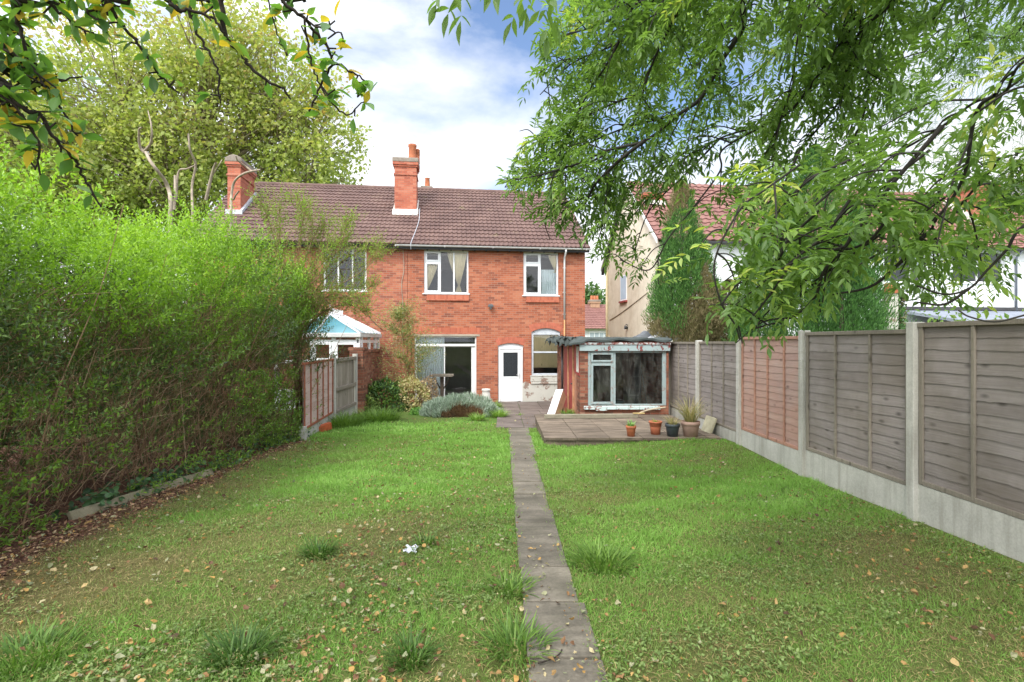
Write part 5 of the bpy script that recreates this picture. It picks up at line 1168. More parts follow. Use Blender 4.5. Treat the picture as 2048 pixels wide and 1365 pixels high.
mound('shrub', 'dark glossy evergreen shrub in the bed by the brick wall', 'shrub', shat(768, 840, 15.6), .85, .6, 1.2, 3600, .075, .045, M['shrubdark'])
mound('shrub', 'sprawling yellow green shrub leaning on the left fence end', 'shrub', shat(728, 845, 14.9), .45, .4, .6, 1500, .06, .03, leafmat('yellowgreen_leaf', [S('4a6430'), S('6a8440'), S('8ea04c')], .25))
mound('shrub', 'cream and yellow variegated shrub in front of the patio door', 'shrub', shat(822, 840, 15.9), .70, .55, 1.22, 3300, .075, .04, M['shrubvar'])
mound('shrub', 'faded pinkish brown shrub between variegated shrub and bird table', 'shrub', shat(856, 836, 16.2), .42, .4, 1.15, 1500, .06, .03, M['shrubbrown'])
mound('plant', 'low fresh green plant beside the tilted brown slab', 'plant', shat(838, 838, 14.6), .34, .25, .22, 500, .06, .045, leafmat('lowplant', [S('4a7434'), S('6c9a48'), S('8cb45c')], .25), 6)
lv = shat(916, 846, 14.3); e = empty('lavender', 'silvery grey lavender bush with a bare brown front', 'shrub', lv); nl = 9000
d = rdir(nl); d[:, 2] = np.abs(d[:, 2]); px_ = d*np.array([1.05, .52, .52])*(.74+.34*vnoise(d, 3.4, 3)+.10*RNG.random(nl))[:, None]
px_[:, 0] += .06; bare = (d[:, 1] < -.25) & (px_[:, 2] < .30*np.sqrt(np.clip(1-((px_[:, 0]-.16)/.58)**2, 0, 1))+.09*(vnoise(px_, 9, 6)-.5)) & (np.abs(px_[:, 0]-.16) < .58)
pg = px_[~bare]; dg = nrm(d[~bare]*.55+np.array([0, 0, .9])+RNG.normal(size=pg.shape)*.25); V, F = scatter(T4, F4, pg-dg*.05, dg, rdir(len(pg)), .10+.07*RNG.random(len(pg)), np.full(len(pg), .016)); np_mesh('foliage', V, F, M['lavender'], e, False, {'rnd': rep(RNG.random(len(pg)), 4)})
pb = px_[bare]*np.array([1, .86, 1]); pb = np.concatenate([pb]*3)+RNG.normal(size=(3*len(pb), 3))*.03; dg = nrm(RNG.normal(size=pb.shape)*.5+np.array([0, -.2, .7])); V, F = scatter(T4, F4, pb, dg, rdir(len(pb)), .10+.05*RNG.random(len(pb)), np.full(len(pb), .010)); np_mesh('bare_stems', V, F, M['lavdead'], e, False, {'rnd': rep(RNG.random(len(pb)), 4)})
cb_ = MB(); n = 16; vs = [(0, 0, .42)]
cb_.lathe([(.70, -.1), (.72, .15), (.5, .36), (.001, .42)], 20); o = cb_.build('woody_core', M['bark'], e); o.scale = (1.15, .5, 1)

# generic: skeleton of shoots carrying leaves in numpy
def leafy(name, parent, mt, P, D, L, Wd, tone, T=T4, FF=F4, jit=.7):
    V, F = scatter(T, FF, P, D, nrm(rdir(len(P))*jit+np.array([0, 0, 1.])), L, Wd); return np_mesh(name, V, F, mt, parent, False, {'rnd': rep(tone, len(T))})
# small feathery tree before the brick wall
ty = 16.3; b0 = np.array(at(802, 812, ty)); e = empty('young_tree', 'slender young tree with sparse feathery leaves before the red wall', 'tree', tuple(b0)); tw = Twigs(5); LP = []; LD = []
top = np.array(at(806, 600, ty)); tw.add(spline([b0-[0, 0, .3], np.array(at(797, 800, ty)), np.array(at(822, 720, ty)), np.array(at(818, 650, ty)), top], 6)-b0, .035, .008, .3)
tw.add(spline([b0-[0, 0, .3], np.array(at(812, 770, ty-.1)), np.array(at(806, 690, ty-.1)), np.array(at(796, 640, ty))], 6)-b0, .025, .006, .3)
for i in range(110):
    f = RNG.random()**.8; s = np.array(at(808+8*math.sin(f*5), 780-165*f, ty)); a = RNG.uniform(0, 2*PI); ln = (1.35-.75*f)*RNG.uniform(.3, 1.0)*(.9 if f > .15 else .6)
    q = s+np.array([math.cos(a)*ln*1.2, math.sin(a)*ln*.7, ln*RNG.uniform(.25, .8)]); m = (s+q)/2+np.array([0, 0, -.05]); cv = spline([s, m, q], 6); tw.add(cv-b0, .007, .002, .5)
    for t_ in cv[3:]:
        for k in range(7): LP.append(t_+RNG.normal(size=3)*.08); LD.append(q-s+RNG.normal(size=3)*.4)
LP = np.array(LP); LD = nrm(np.array(LD)); n = len(LP); tw.build('trunk', M['hedgetwig'], e); leafy('foliage', e, leafmat('feathery_leaf', [S('5c7448'), S('7c9058'), S('9aa468'), S('b09c60')], .3), LP-b0, LD, .05+.03*RNG.random(n), np.full(n, .026), RNG.random(n))

# plants in the pots
def potplant(i, n, h, spread, mt, w=.006, base=.5):
    e, R, H = POTS[i]; c = Vector(e.location); a = RNG.random(n)*2*PI; q = R*base*np.sqrt(RNG.random(n)); P = np.stack([c.x+q*np.cos(a), c.y+q*np.sin(a), np.full(n, c.z+H*.85)], -1)
    d = np.stack([np.cos(a)*spread, np.sin(a)*spread, np.ones(n)], -1)+RNG.normal(size=(n, 3))*.25; T = np.array([(-.5, 0, 0), (.5, 0, 0), (-.5, .4, .04), (.5, .4, .04), (-.4, .75, -.04), (.4, .75, -.04), (-.05, 1, -.2), (.05, 1, -.2)]); FF = np.array([(0, 1, 3, 2), (2, 3, 5, 4), (4, 5, 7, 6)])
    V, F = scatter(T, FF, P, d, np.tile([0, 0, 1.], (n, 1)), h*(.5+.7*RNG.random(n)), np.full(n, w)); o = np_mesh('potted_grass', V-np.array(c), F, mt, None, False, {'rnd': rep(RNG.random(n), 8)}); o.location = c; return o
M['drygrass'] = leafmat('dry_grass', [S('6a7a48'), S('9a9464'), S('b8a878'), S('8a7c58')], .2, .7)
tag(potplant(0, 60, .14, .5, leafmat('seedling', [S('5a8440'), S('7aa050'), S('96b070')], .25), .012), 'weedy green seedlings in the smallest terracotta pot', 'plant')
tag(potplant(1, 40, .09, .6, M['tuft'], .012), 'short stubble of weeds in the bright terracotta pot', 'plant')
tag(potplant(2, 120, .22, .9, M['drygrass'], .006), 'wispy pale grass drooping over the black pot', 'plant')
tag(potplant(3, 260, .55, .55, M['drygrass'], .006), 'tall dry straw coloured grass in the largest pink pot', 'plant')

# ------------------------------------------------------------------ the hedge
hx = lambda y: -4.12+AX*y-.10*np.clip((5.5-y)/2, -1, 1)       # front face
hedge = empty('hedge', 'tall overgrown hedge, bright green on top and bare brown twigs below', 'hedge', (-4.9, 6.3, -.2)); HO = np.array([-4.9, 6.3, -.2])
def htop(y): return 2.75+.13*(y-4)+.35*np.sin(y*1.7+.5)*.5+.18*np.sin(y*4.3)-.9*np.clip((y-9.6)/2.2, 0, 1)
tw = Twigs(4)
for i in range(60):            # main stems
    y = 2.3+8.9*RNG.random(); x = hx(y)-.15-1.1*RNG.random(); z = gheight(np.array(x), np.array(y)); H = htop(y)*RNG.uniform(.75, 1.02)
    lean = RNG.normal(size=2)*.42; P = [np.array([x, y, z-.05]), np.array([x+lean[0]*.4, y+lean[1]*.4, z+H*.35]), np.array([x+lean[0], y+lean[1]+.05, z+H*.7]), np.array([x+lean[0]*1.5, y+lean[1]*1.4, z+H])]; tw.add(spline(P, 5)-HO, RNG.uniform(.006, .014), .003, RNG.random())
for i in range(9000):           # fine twigs, thick in the lower face
    y = 2.2+9.0*RNG.random(); dep = RNG.random()**1.3*1.5; x = hx(y)-dep+RNG.normal()*.06; z = RNG.random()**.9*2.3-.30; ln = RNG.uniform(.18, .6)
    d = np.array([RNG.uniform(-.1, .75)*(1 if dep < .5 else .3), RNG.normal()*.55, RNG.uniform(.1, 1.1)]); d = d/np.linalg.norm(d)*ln; s = np.array([x-.12, y, z]); m = s+d*.5+RNG.normal(size=3)*.05; tw.add(np.array([s, m, s+d+RNG.normal(size=3)*.03])-HO, RNG.uniform(.0022, .005), .0013, RNG.random())
M['hedgetwig2'] = leafmat('hedge_twigs', [S('5c4636'), S('7c6048'), S('987a5e'), S('ac947a')], .0, .9); tw.build('stems', M['hedgetwig2'], hedge)
LP = []; LD = []; LT = []; LS = []
def shoot(s, d, ln, nl, tone, sz):
    t = (np.arange(nl)+.6)/nl; c = s+d*ln*t[:, None]+np.array([0, 0, -.10*ln])*(t**2)[:, None]; side = nrm(np.cross(d, RNG.normal(size=3))); o = np.cross(d, side); sgn = np.where(np.arange(nl) % 2, 1, -1)[:, None]
    ax_ = np.where((np.arange(nl)//2 % 2)[:, None] == 0, side, o)*sgn; LP.append(c); LD.append(nrm(ax_*.85+d*.7+RNG.normal(size=(nl, 3))*.2)); LT.append(np.clip(tone+.25*RNG.normal(size=nl)*.5, 0, 1)); LS.append(np.full(nl, sz)*(.7+.5*RNG.random(nl)))
for i in range(7600):
    y = 2.2+9.3*RNG.random(); dep = RNG.random()**1.2*1.9; H = float(htop(y)); g0 = float(gheight(np.array(-4.5), np.array(y)))
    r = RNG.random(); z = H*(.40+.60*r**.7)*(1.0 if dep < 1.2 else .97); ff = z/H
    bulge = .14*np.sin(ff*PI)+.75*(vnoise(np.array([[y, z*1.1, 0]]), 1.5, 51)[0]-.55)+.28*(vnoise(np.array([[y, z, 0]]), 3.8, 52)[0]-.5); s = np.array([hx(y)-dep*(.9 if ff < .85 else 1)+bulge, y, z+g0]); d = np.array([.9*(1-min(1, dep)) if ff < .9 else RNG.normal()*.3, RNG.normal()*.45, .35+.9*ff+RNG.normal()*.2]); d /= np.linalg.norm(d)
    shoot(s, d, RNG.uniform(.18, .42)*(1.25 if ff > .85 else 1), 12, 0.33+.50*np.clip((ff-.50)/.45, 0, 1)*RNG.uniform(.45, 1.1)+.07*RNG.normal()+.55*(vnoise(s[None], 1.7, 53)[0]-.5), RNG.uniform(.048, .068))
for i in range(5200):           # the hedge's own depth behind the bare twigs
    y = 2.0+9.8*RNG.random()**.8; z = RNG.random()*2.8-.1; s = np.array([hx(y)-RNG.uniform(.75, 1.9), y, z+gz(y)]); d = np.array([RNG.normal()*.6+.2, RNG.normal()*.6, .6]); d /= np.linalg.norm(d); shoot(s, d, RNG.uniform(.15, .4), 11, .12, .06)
for i in range(560):            # long plumes at the very top
    y = 2.3+8.8*RNG.random(); x = hx(y)-1.6*RNG.random(); s = np.array([x, y, htop(y)-.15+gz(y)]); d = np.array([RNG.normal()*.3+.1, RNG.normal()*.3, 1]); d /= np.linalg.norm(d); shoot(s, d, RNG.uniform(.35, .95), 20, .8, .056)
for i in range(2300):           # scattered leaf clusters on the bare lower face
    y = 2.2+8.8*RNG.random(); z = RNG.random()*1.5-.15; s = np.array([hx(y)-.22*RNG.random()+.12, y, z+gz(y)])
    if RNG.random() > np.clip((vnoise(s[None], 2.2, 21)[0]-.30)/.35, .06, 1): continue
    d = np.array([.8, RNG.normal()*.5, .4+RNG.random()*.6]); d /= np.linalg.norm(d); shoot(s, d, RNG.uniform(.10, .24), 9, .50, .054)
LPa = np.concatenate(LP); LDa = np.concatenate(LD); LTa = np.concatenate(LT); LSa = np.concatenate(LS)
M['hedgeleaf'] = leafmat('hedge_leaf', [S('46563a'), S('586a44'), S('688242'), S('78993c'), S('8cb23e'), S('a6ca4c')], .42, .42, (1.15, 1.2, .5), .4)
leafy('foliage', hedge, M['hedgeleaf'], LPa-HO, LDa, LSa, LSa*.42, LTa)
# ivy creeping at its foot
n = 1500; y = 3.0+7.6*RNG.random(n); x = hx(y)-.12+.12*RNG.normal(size=n); k = vnoise(np.stack([x, y, 0*x], -1), 1.6, 31) > .5; x, y = x[k], y[k]; n = len(x)
e = empty('ivy', 'dark ivy creeping along the foot of the hedge', 'ivy', (-4.2, 6.5, -.2)); V, F = scatter(T7, F7, np.stack([x+4.2, y-6.5, gheight(x, y)+.22+.18*RNG.random(n)**2], -1), nrm(np.stack([.4+RNG.normal(size=n)*.6, RNG.normal(size=n), -.2+.3*RNG.normal(size=n)], -1)), nrm(RNG.normal(size=(n, 3))*.5+np.array([.7, 0, .8])), .05+.03*RNG.random(n), .045+.025*RNG.random(n))
np_mesh('foliage', V, F, leafmat('ivy_leaf', [S('2c4026'), S('3c5a34'), S('547448')], .12, .35), e, False, {'rnd': rep(RNG.random(n), 7)})
# the loose privet at the hedge's far end, arching over the conservatory
py_ = 10.9; B = np.array(at(600, 800, py_)); B[2] = gz(py_)-.02; pr = empty('privet_bush', 'loose arching privet at the far end of the hedge, before the conservatory', 'bush', tuple(B)); tw = Twigs(5); LP = []; LD = []; LT = []; LS = []
arcs = [((598, 690), (620, 600), (690, 520), (752, 492)), ((600, 690), (630, 610), (700, 590), (742, 570)), ((596, 690), (610, 590), (640, 500), (650, 440)), ((600, 680), (640, 600), (720, 545), (770, 500)), ((592, 690), (590, 580), (600, 480), (610, 420)), ((597, 700), (618, 640), (660, 590), (720, 600)), ((590, 700), (580, 600), (560, 500), (560, 400)), ((596, 690), (600, 600), (650, 540), (690, 470)), ((590, 690), (600, 560), (625, 460), (590, 400)), ((585, 700), (570, 560), (540, 450), (520, 400)), ((590, 690), (612, 570), (670, 500), (700, 440)), ((605, 690), (640, 630), (690, 610), (735, 625))]
for a_ in arcs:
    dy = RNG.uniform(-.9, .6); P = [B+np.array([RNG.normal()*.12, RNG.normal()*.12, 0])]+[np.array(at(px, pq, py_+dy*(i+1)/4)) for i, (px, pq) in enumerate(a_)]; cv = spline(P, 8); tw.add(cv-B, .022, .005, RNG.random())
    for i in range(8, len(cv)):
        f = i/len(cv)
        for k in range(int(3+8*f)):
            d = nrm((cv[min(i+1, len(cv)-1)]-cv[i-1])[None])[0]*.6+RNG.normal(size=3)*.6+np.array([0, 0, .5]); d /= np.linalg.norm(d); s = cv[i]+RNG.normal(size=3)*.08; ln = RNG.uniform(.15, .5); tw.add(np.array([s, s+d*ln*.5, s+d*ln])-B, .004, .0015, .5)
            if f > .38: shoot(s, d, ln, 10, .35+.5*f*RNG.uniform(.6, 1), .045)
for i in range(1900):
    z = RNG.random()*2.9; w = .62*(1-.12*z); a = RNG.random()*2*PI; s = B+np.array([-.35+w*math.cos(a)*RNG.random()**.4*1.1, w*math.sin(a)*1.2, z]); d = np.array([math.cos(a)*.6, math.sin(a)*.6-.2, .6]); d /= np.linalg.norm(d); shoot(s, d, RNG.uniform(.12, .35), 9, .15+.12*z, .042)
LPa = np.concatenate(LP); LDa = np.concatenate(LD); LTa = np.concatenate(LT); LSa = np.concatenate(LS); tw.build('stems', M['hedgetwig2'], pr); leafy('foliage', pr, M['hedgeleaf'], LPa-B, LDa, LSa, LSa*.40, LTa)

# ------------------------------------------------------------------ dead pollarded tree behind the hedge
def deadtree(label, base, lines, Y, r0):
    B = np.array(base); e = empty('dead_tree', label, 'tree', tuple(B)); 
    for k, (ln, ra, rb) in enumerate(lines):
        P = [np.array(at(px, py, Y+.25*math.sin(i*1.3+k))) for i, (px, py) in enumerate(ln)]
        if k == 0: P = [B, B+(P[0]-B)*.4, B+(P[0]-B)*.8, B+(P[0]-B)*.93]+P
        cv = spline(P, 6)-B; tw = Twigs(8); tw.add(cv, ra, rb, .5)
        o = tw.build('trunk' if k == 0 else 'branch', M['deadwood'], e)
dY = 12.6
deadtree('bare bleached twisted tree standing behind the middle of the hedge', at(338, 900, dY), [([(341, 400), (338, 382), (330, 362), (314, 341), (300, 322), (292, 305)], .060, .034), ([(300, 312), (281, 296), (278, 262), (284, 255)], .04, .016), ([(290, 302), (302, 285), (303, 255), (296, 222)], .035, .012), ([(325, 375), (310, 358), (300, 375), (306, 392)], .016, .008)], dY, .2)
deadtree('second bare bleached tree with hooked limbs right of the first', at(385, 900, dY+.6), [([(385, 420), (384, 372), (391, 330), (380, 300), (377, 268)], .045, .02), ([(352, 400), (357, 345), (375, 338), (392, 330)], .03, .014), ([(412, 400), (425, 345), (432, 326)], .04, .026), ([(426, 350), (438, 330), (444, 320)], .016, .008), ([(349, 420), (350, 385), (350, 352)], .03, .028)], dY+.6, .2)
deadtree('curved dead snag with pale tips in front of the left chimney', at(462, 900, dY-.8), [([(462, 420), (463, 390), (470, 362), (492, 346), (521, 340)], .045, .02), ([(505, 344), (490, 332), (476, 322), (472, 314)], .022, .015), ([(467, 400), (472, 390), (478, 383)], .02, .016)], dY-.8, .2)
# ------------------------------------------------------------------ trees beyond
def bigtree(name, label, base, blobs, ncl, npc, leaf, mt, tr, barkm, trunk_r=.5, seed=1, shell=.45, tonef=None, cr_=1.2, wr=.75, group=None):
    rng = np.random.default_rng(seed); B = np.array(base, float); e = empty(name, label, 'tree', tuple(B), 0, group)
    bl = np.array(blobs, float); vol = bl[:, 3]*bl[:, 4]*bl[:, 5]; pick = rng.choice(len(bl), ncl, p=vol**.7/np.sum(vol**.7))
    d = nrm(rng.normal(size=(ncl, 3))); r = (shell+(1-shell)*rng.random(ncl)**.5)
    C = bl[pick, :3]+d*r[:, None]*bl[pick, 3:6]
    tw = Twigs(6); top = bl[:, :3].mean(0); fork = B+(top-B)*.42; tw.add(spline([B-[0, 0, .5], B+(fork-B)*.5, fork], 4)-B, trunk_r, trunk_r*.7, .5)
    for q in bl:
        cv = spline([fork, (fork+q[:3])/2+rng.normal(size=3)*.4, q[:3]+[0, 0, q[5]*.3]], 5); tw.add(cv-B, trunk_r*.5, trunk_r*.12, .5)
    for i in range(0, ncl, 3):
        q = bl[pick[i], :3]; s = q+(fork-q)*rng.random()*.5; tw.add(spline([s, (s+C[i])/2+[0, 0, -.3], C[i]], 4)-B, trunk_r*.13, trunk_r*.03, .5)
    tw.build('trunk', barkm, e)
    n = ncl*npc; c = np.repeat(C, npc, 0); sz = np.repeat(cr_*(.6+.7*rng.random(ncl)), npc); o = rng.normal(size=(n, 3))*sz[:, None]*np.array([.5, .5, .34]); P = c+o
    dd = nrm(rng.normal(size=(n, 3))+nrm(o)*.8+np.array([0, 0, -.35])); s = leaf*(.6+.7*rng.random(n)); V, F = scatter(T4, F4, P-B, dd, nrm(rng.normal(size=(n, 3))+np.array([0, 0, 1.0])), s, s*wr)
    ct = np.repeat(rng.random(ncl), npc); tone = np.clip(.55*ct+.45*rng.random(n), 0, 1) if tonef is None else tonef(P, ct, rng)
    np_mesh('crown', V, F, mt, e, False, {'rnd': rep(tone, 4)}); return e
M['planeleaf'] = leafmat('plane_leaf', [S('627240'), S('78884a'), S('8e9c56'), S('a6b464'), S('bcc07a'), S('aa9258')], .5, .5, (1.1, 1.15, .6))
def P3(px, py, Y, rx, ry, rz_): q = at(px, py, Y); return (q.x, q.y, q.z, rx, ry, rz_)
Yp = 33
bigtree('plane_tree', 'huge yellowing plane tree rising behind the left house', (at(330, 600, Yp).x, Yp, -.6), [P3(420, 230, Yp, 6.0, 5, 5.5), P3(620, 290, Yp+1, 3.6, 4, 4.0), P3(240, 190, Yp, 6.0, 5, 5.5), P3(440, 80, Yp-1, 4.0, 4, 3.6), P3(140, 330, Yp, 5.5, 5, 4.0), P3(560, 180, Yp, 4.2, 4, 3.8), P3(330, 330, Yp-1, 5.5, 4, 3.4), P3(40, 260, Yp, 4.5, 4, 4.5), P3(640, 350, Yp, 3.0, 4, 2.2), P3(-60, 240, Yp, 4.5, 4, 5), P3(250, 400, Yp, 5, 4, 3), P3(400, 410, Yp, 4, 4, 2.5), P3(120, 420, Yp, 5, 4, 3)],
        2500, 28, .27, M['planeleaf'], None, M['planebark'], .55, 3, .30, cr_=.80, tonef=lambda P, ct, rng: np.clip(.12+.42*ct+.30*rng.random(len(P))+.02*(P[:, 2]-8)+.15*(vnoise(P, .35, 4)-.5), 0, 1))
M['fartree'] = leafmat('far_leaf', [S('3e5c34'), S('567444'), S('748c58')], .3, .6)
bigtree('distant_tree', 'rounded green tree behind the distant red roofed house', (at(1177, 640, 60).x, 60, -.6), [P3(1180, 600, 60, 1.6, 1.6, 2.2), P3(1173, 620, 60, 2, 2, 2)], 60, 30, .5, M['fartree'], None, M['bark'], .2, 5, .2)
# garden tree and shrubs of the left neighbour, glimpsed through the hedge
bigtree('garden_tree', 'green garden tree half hidden behind the hedge top at the left', (-10.5, 10.5, -.3), [(-10.5, 10.5, 2.9, 2.4, 1.8, 1.7), (-8.3, 11.5, 2.4, 1.6, 1.5, 1.6), (-12, 9, 2.4, 2, 2, 2)], 190, 44, .17, leafmat('garden_leaf', [S('3e5a28'), S('56782e'), S('749c38'), S('8cb448')], .4), None, M['bark'], .14, 8, .2, cr_=.75, wr=.5)
bigtree('neighbour_bush', 'dense green bush in the left neighbour garden behind the hedge twigs', (-7.4, 5.6, -.2), [(-7.4, 5.6, 1.1, 1.5, 1.6, 1.3), (-7.6, 8.4, 1.2, 1.3, 1.6, 1.3), (-7.0, 3.4, 1.1, 1.2, 1.2, 1.3), (-7.6, 11.6, 1.0, 1.3, 1.4, 1.5), (-6.4, 10.6, .7, .8, .8, 1.1)], 320, 46, .12, leafmat('bush_leaf', [S('33502a'), S('4a6c30'), S('6a8e3c')], .3), None, M['bark'], .07, 9, .1, cr_=.55, wr=.5)

# conifers beyond the right fence
M['conifer'] = leafmat('conifer_spray', [S('34542e'), S('446a38'), S('568042'), S('709c50'), S('74744a'), S('867a58'), S('988c6c')], .22, .6, (1.1, 1.2, .6), .25)
def conifer(name, label, base, spires, n, spray, brown=0, seed=3, tonemul=1.0):
    """spires: (dx, dy, z0, z1, r) flame shapes packed into one tree"""
    rng = np.random.default_rng(seed); B = np.array(base, float); e = empty(name, label, 'tree', tuple(B)); PP = []; DD = []; TT = []
    tot = sum(s[4]*(s[3]-s[2]) for s in spires)
    tw = Twigs(6)
    for (dx, dy, z0, z1, r) in spires:
        m = int(n*r*(z1-z0)/tot); f = rng.random(m)**1.15; a = rng.random(m)*2*PI; z = z0+(z1-z0)*f
        prof = np.where(f < .14, .72+.28*f/.14, (1-((f-.14)/.86))**.62); lob = 1+.16*np.sin(a*5+z*2.2)+.12*np.sin(a*9-z*5); q = (.62+.46*rng.random(m)**.7)*prof*r*lob*(.86+.28*vnoise(np.stack([np.cos(a)*r*3, np.sin(a)*r*3, z*2.6], -1), 1.6, seed+int(dx*10)))+.02
        P = np.stack([dx+q*np.cos(a), dy+q*np.sin(a), z], -1); PP.append(P); DD.append(nrm(np.stack([.50*np.cos(a), .50*np.sin(a), np.ones(m)], -1)+rng.normal(size=(m, 3))*.25))
        t_ = .10+.45*rng.random(m)*tonemul+.1*(lob-1)
        if brown:
            bn = vnoise(P*np.array([1, 1, .55])+B, 1.5, 44)+.35*np.clip(.22-f, 0, .22)/.22; br = bn > (1-brown); t_ = np.where(br, .66+.34*rng.random(m), t_)
        TT.append(t_); tw.add(np.array([[dx*.3, dy*.3, -.3], [dx, dy, z0+.3], [dx, dy, z1-.3]]), r*.13, .02, .5)
        for k in range(26):
            zz = rng.uniform(z0*.5, z0+.9); aa = rng.random()*2*PI; tw.add(np.array([[dx*.6, dy*.6, zz], [dx+r*.5*math.cos(aa), dy+r*.5*math.sin(aa), zz+.2], [dx+r*.85*math.cos(aa), dy+r*.85*math.sin(aa), zz+.4]]), .02, .006, .4)
    P = np.concatenate(PP); D = np.concatenate(DD); t_ = np.concatenate(TT); m = len(P); s = spray*(.6+.8*rng.random(m)); V, F = scatter(T4, F4, P, D, rdir(m, rng), s, s*.24)
    tw.build('trunk', M['bark'], e); np_mesh('crown', V, F, M['conifer'], e, False, {'rnd': rep(np.clip(t_, 0, 1), 4)}); return e
c1 = at(1372, 690, 14.0); conifer('conifer', 'tall narrow conifer with brown dead patches beside the cream gable', (c1.x, c1.y, -.2), [(-.12, 0, 1.75, 6.2, .74), (.28, .1, 1.9, 4.9, .70), (-.35, .15, 1.9, 4.6, .60), (.75, .2, 1.6, 3.6, .5), (1.3, .3, .9, 3.5, .58), (1.75, .5, .8, 3.0, .5)], 100000, .075, .28)
c2 = at(1640, 690, 12.4); conifer('conifer', 'broad dense green conifer filling the view above the middle fence panels', (c2.x, c2.y, -.2), [(-.9, 0, .9, 5.6, .95), (0, .2, .6, 6.6, 1.15), (.75, 0, .6, 5.2, 1.0), (.2, -.5, .5, 4.6, .9), (-1.3, .4, .9, 4.4, .7), (1.15, .4, .4, 4.2, .72)], 125000, .08, 0, 6, .7)
bigtree('garden_bush', 'bushy green shrub looking over the tallest fence panel', (7.9, 8.6, -.3), [(7.5, 8.6, 1.35, .9, .8, .75), (8.9, 8.3, 1.4, 1.1, .8, .7), (6.9, 8.8, 1.15, .6, .6, .6)], 70, 40, .10, leafmat('overfence_leaf', [S('4c6a30'), S('6c8c40'), S('94a85c')], .3), None, M['bark'], .05, 12, .3, cr_=.4, wr=.5)
n = 900; e = empty('ivy', 'ivy clinging to the white painted pier beyond the fence', 'ivy', tuple(pz)); P = np.stack([.16+.16*RNG.random(n)**1.5, -.16+.3*RNG.random(n), -1.0+2.0*RNG.random(n)], -1); V, F = scatter(T7, F7, P, nrm(RNG.normal(size=(n, 3))+np.array([.4, -.5, -.4])), nrm(RNG.normal(size=(n, 3))*.5+np.array([.6, -.8, .2])), .07+.04*RNG.random(n), .06+.03*RNG.random(n)); np_mesh('foliage', V, F, leafmat('ivy_pale', [S('3a4c34'), S('586a48'), S('8a7c60')], .15), e, False, {'rnd': rep(RNG.random(n), 7)})

# ------------------------------------------------------------------ ash tree reaching in from the right
ash = empty('ash_tree', 'ash tree whose drooping branches fill the upper right, pinnate leaves', 'tree', (3.35, .45, 0)); AO = np.array([3.35, .45, 0.])
M['ashleaf'] = leafmat('ash_leaflet', [S('587440'), S('6c8a4a'), S('84a258'), S('a0ba68'), S('bcc46c')], .55, .42, (1.12, 1.2, .55), .45, stops=[0, .35, .7, .97, 1.0])
tw = Twigs(6); crownP = []; crownD = []; crownL = []; crownT = []; rach = Twigs(3)
def pinnate(s, d, L, npair, ll, tone, rng):
    """one ash leaf: a stalk, pairs of leaflets and one at the tip"""
    d = d/np.linalg.norm(d); up = nrm((np.array([0, 0, 1.])+rng.normal(size=3)*.45)[None])[0]; x = np.cross(d, up); x /= max(np.linalg.norm(x), 1e-6); t = np.array([.30+.62*i/(npair-1) for i in range(npair)]); sag = np.array([0, 0, -.22*L])
    c = s+d*L*t[:, None]+sag*(t**2)[:, None]; dr = np.array([0, 0, -.30])
    for sg in (-1, 1): crownP.append(c); crownD.append(nrm(d*.62+x*sg*.85+dr+rng.normal(size=(npair, 3))*.16)); crownL.append(ll*(.75+.4*rng.random(npair))*(1-.25*np.abs(t-.65))); crownT.append(np.clip(tone+rng.normal(size=npair)*.08, 0, 1))
    e_ = s+d*L+sag; crownP.append(e_[None]); crownD.append(nrm((d+dr)[None])); crownL.append(np.array([ll*1.05])); crownT.append(np.array([tone]))
    rach.add(np.array([s, s+d*L*.5+sag*.25, e_]), .0016, .0008, .6)
def px_of(p): return 1024+1024*p[0]/p[1], 682.5-1024*(p[2]-EYE)/p[1]
EDGE = [(-200, 1085), (60, 1075), (120, 1062), (180, 1040), (230, 1030), (280, 1040), (330, 1005), (395, 1000), (430, 1075), (480, 1150), (530, 1185), (570, 1240), (600, 1330), (640, 1385), (690, 1420), (700, 2600)]
def lowlim(px): return np.interp(px, [1000, 1080, 1180, 1240, 1300, 1400, 1460, 1560, 1620, 1700, 1780, 1860, 1930, 2000, 2050, 3000], [400, 450, 530, 545, 600, 690, 690, 710, 640, 585, 560, 610, 610, 600, 600, 600])
def inside(p):
    if p[1] < .25: return True
    a, b = px_of(p); 
    if a > 2200 or b < -250: return True
    if 1280 < a < 1460 and b > 350 and RNG.random() > .36: return False       # thin here, the conifer shows through
    if 1480 < a < 1790 and b > 555 and RNG.random() > .65: return False
    return a > np.interp(b, [q[0] for q in EDGE], [q[1] for q in EDGE]) and b < lowlim(a)
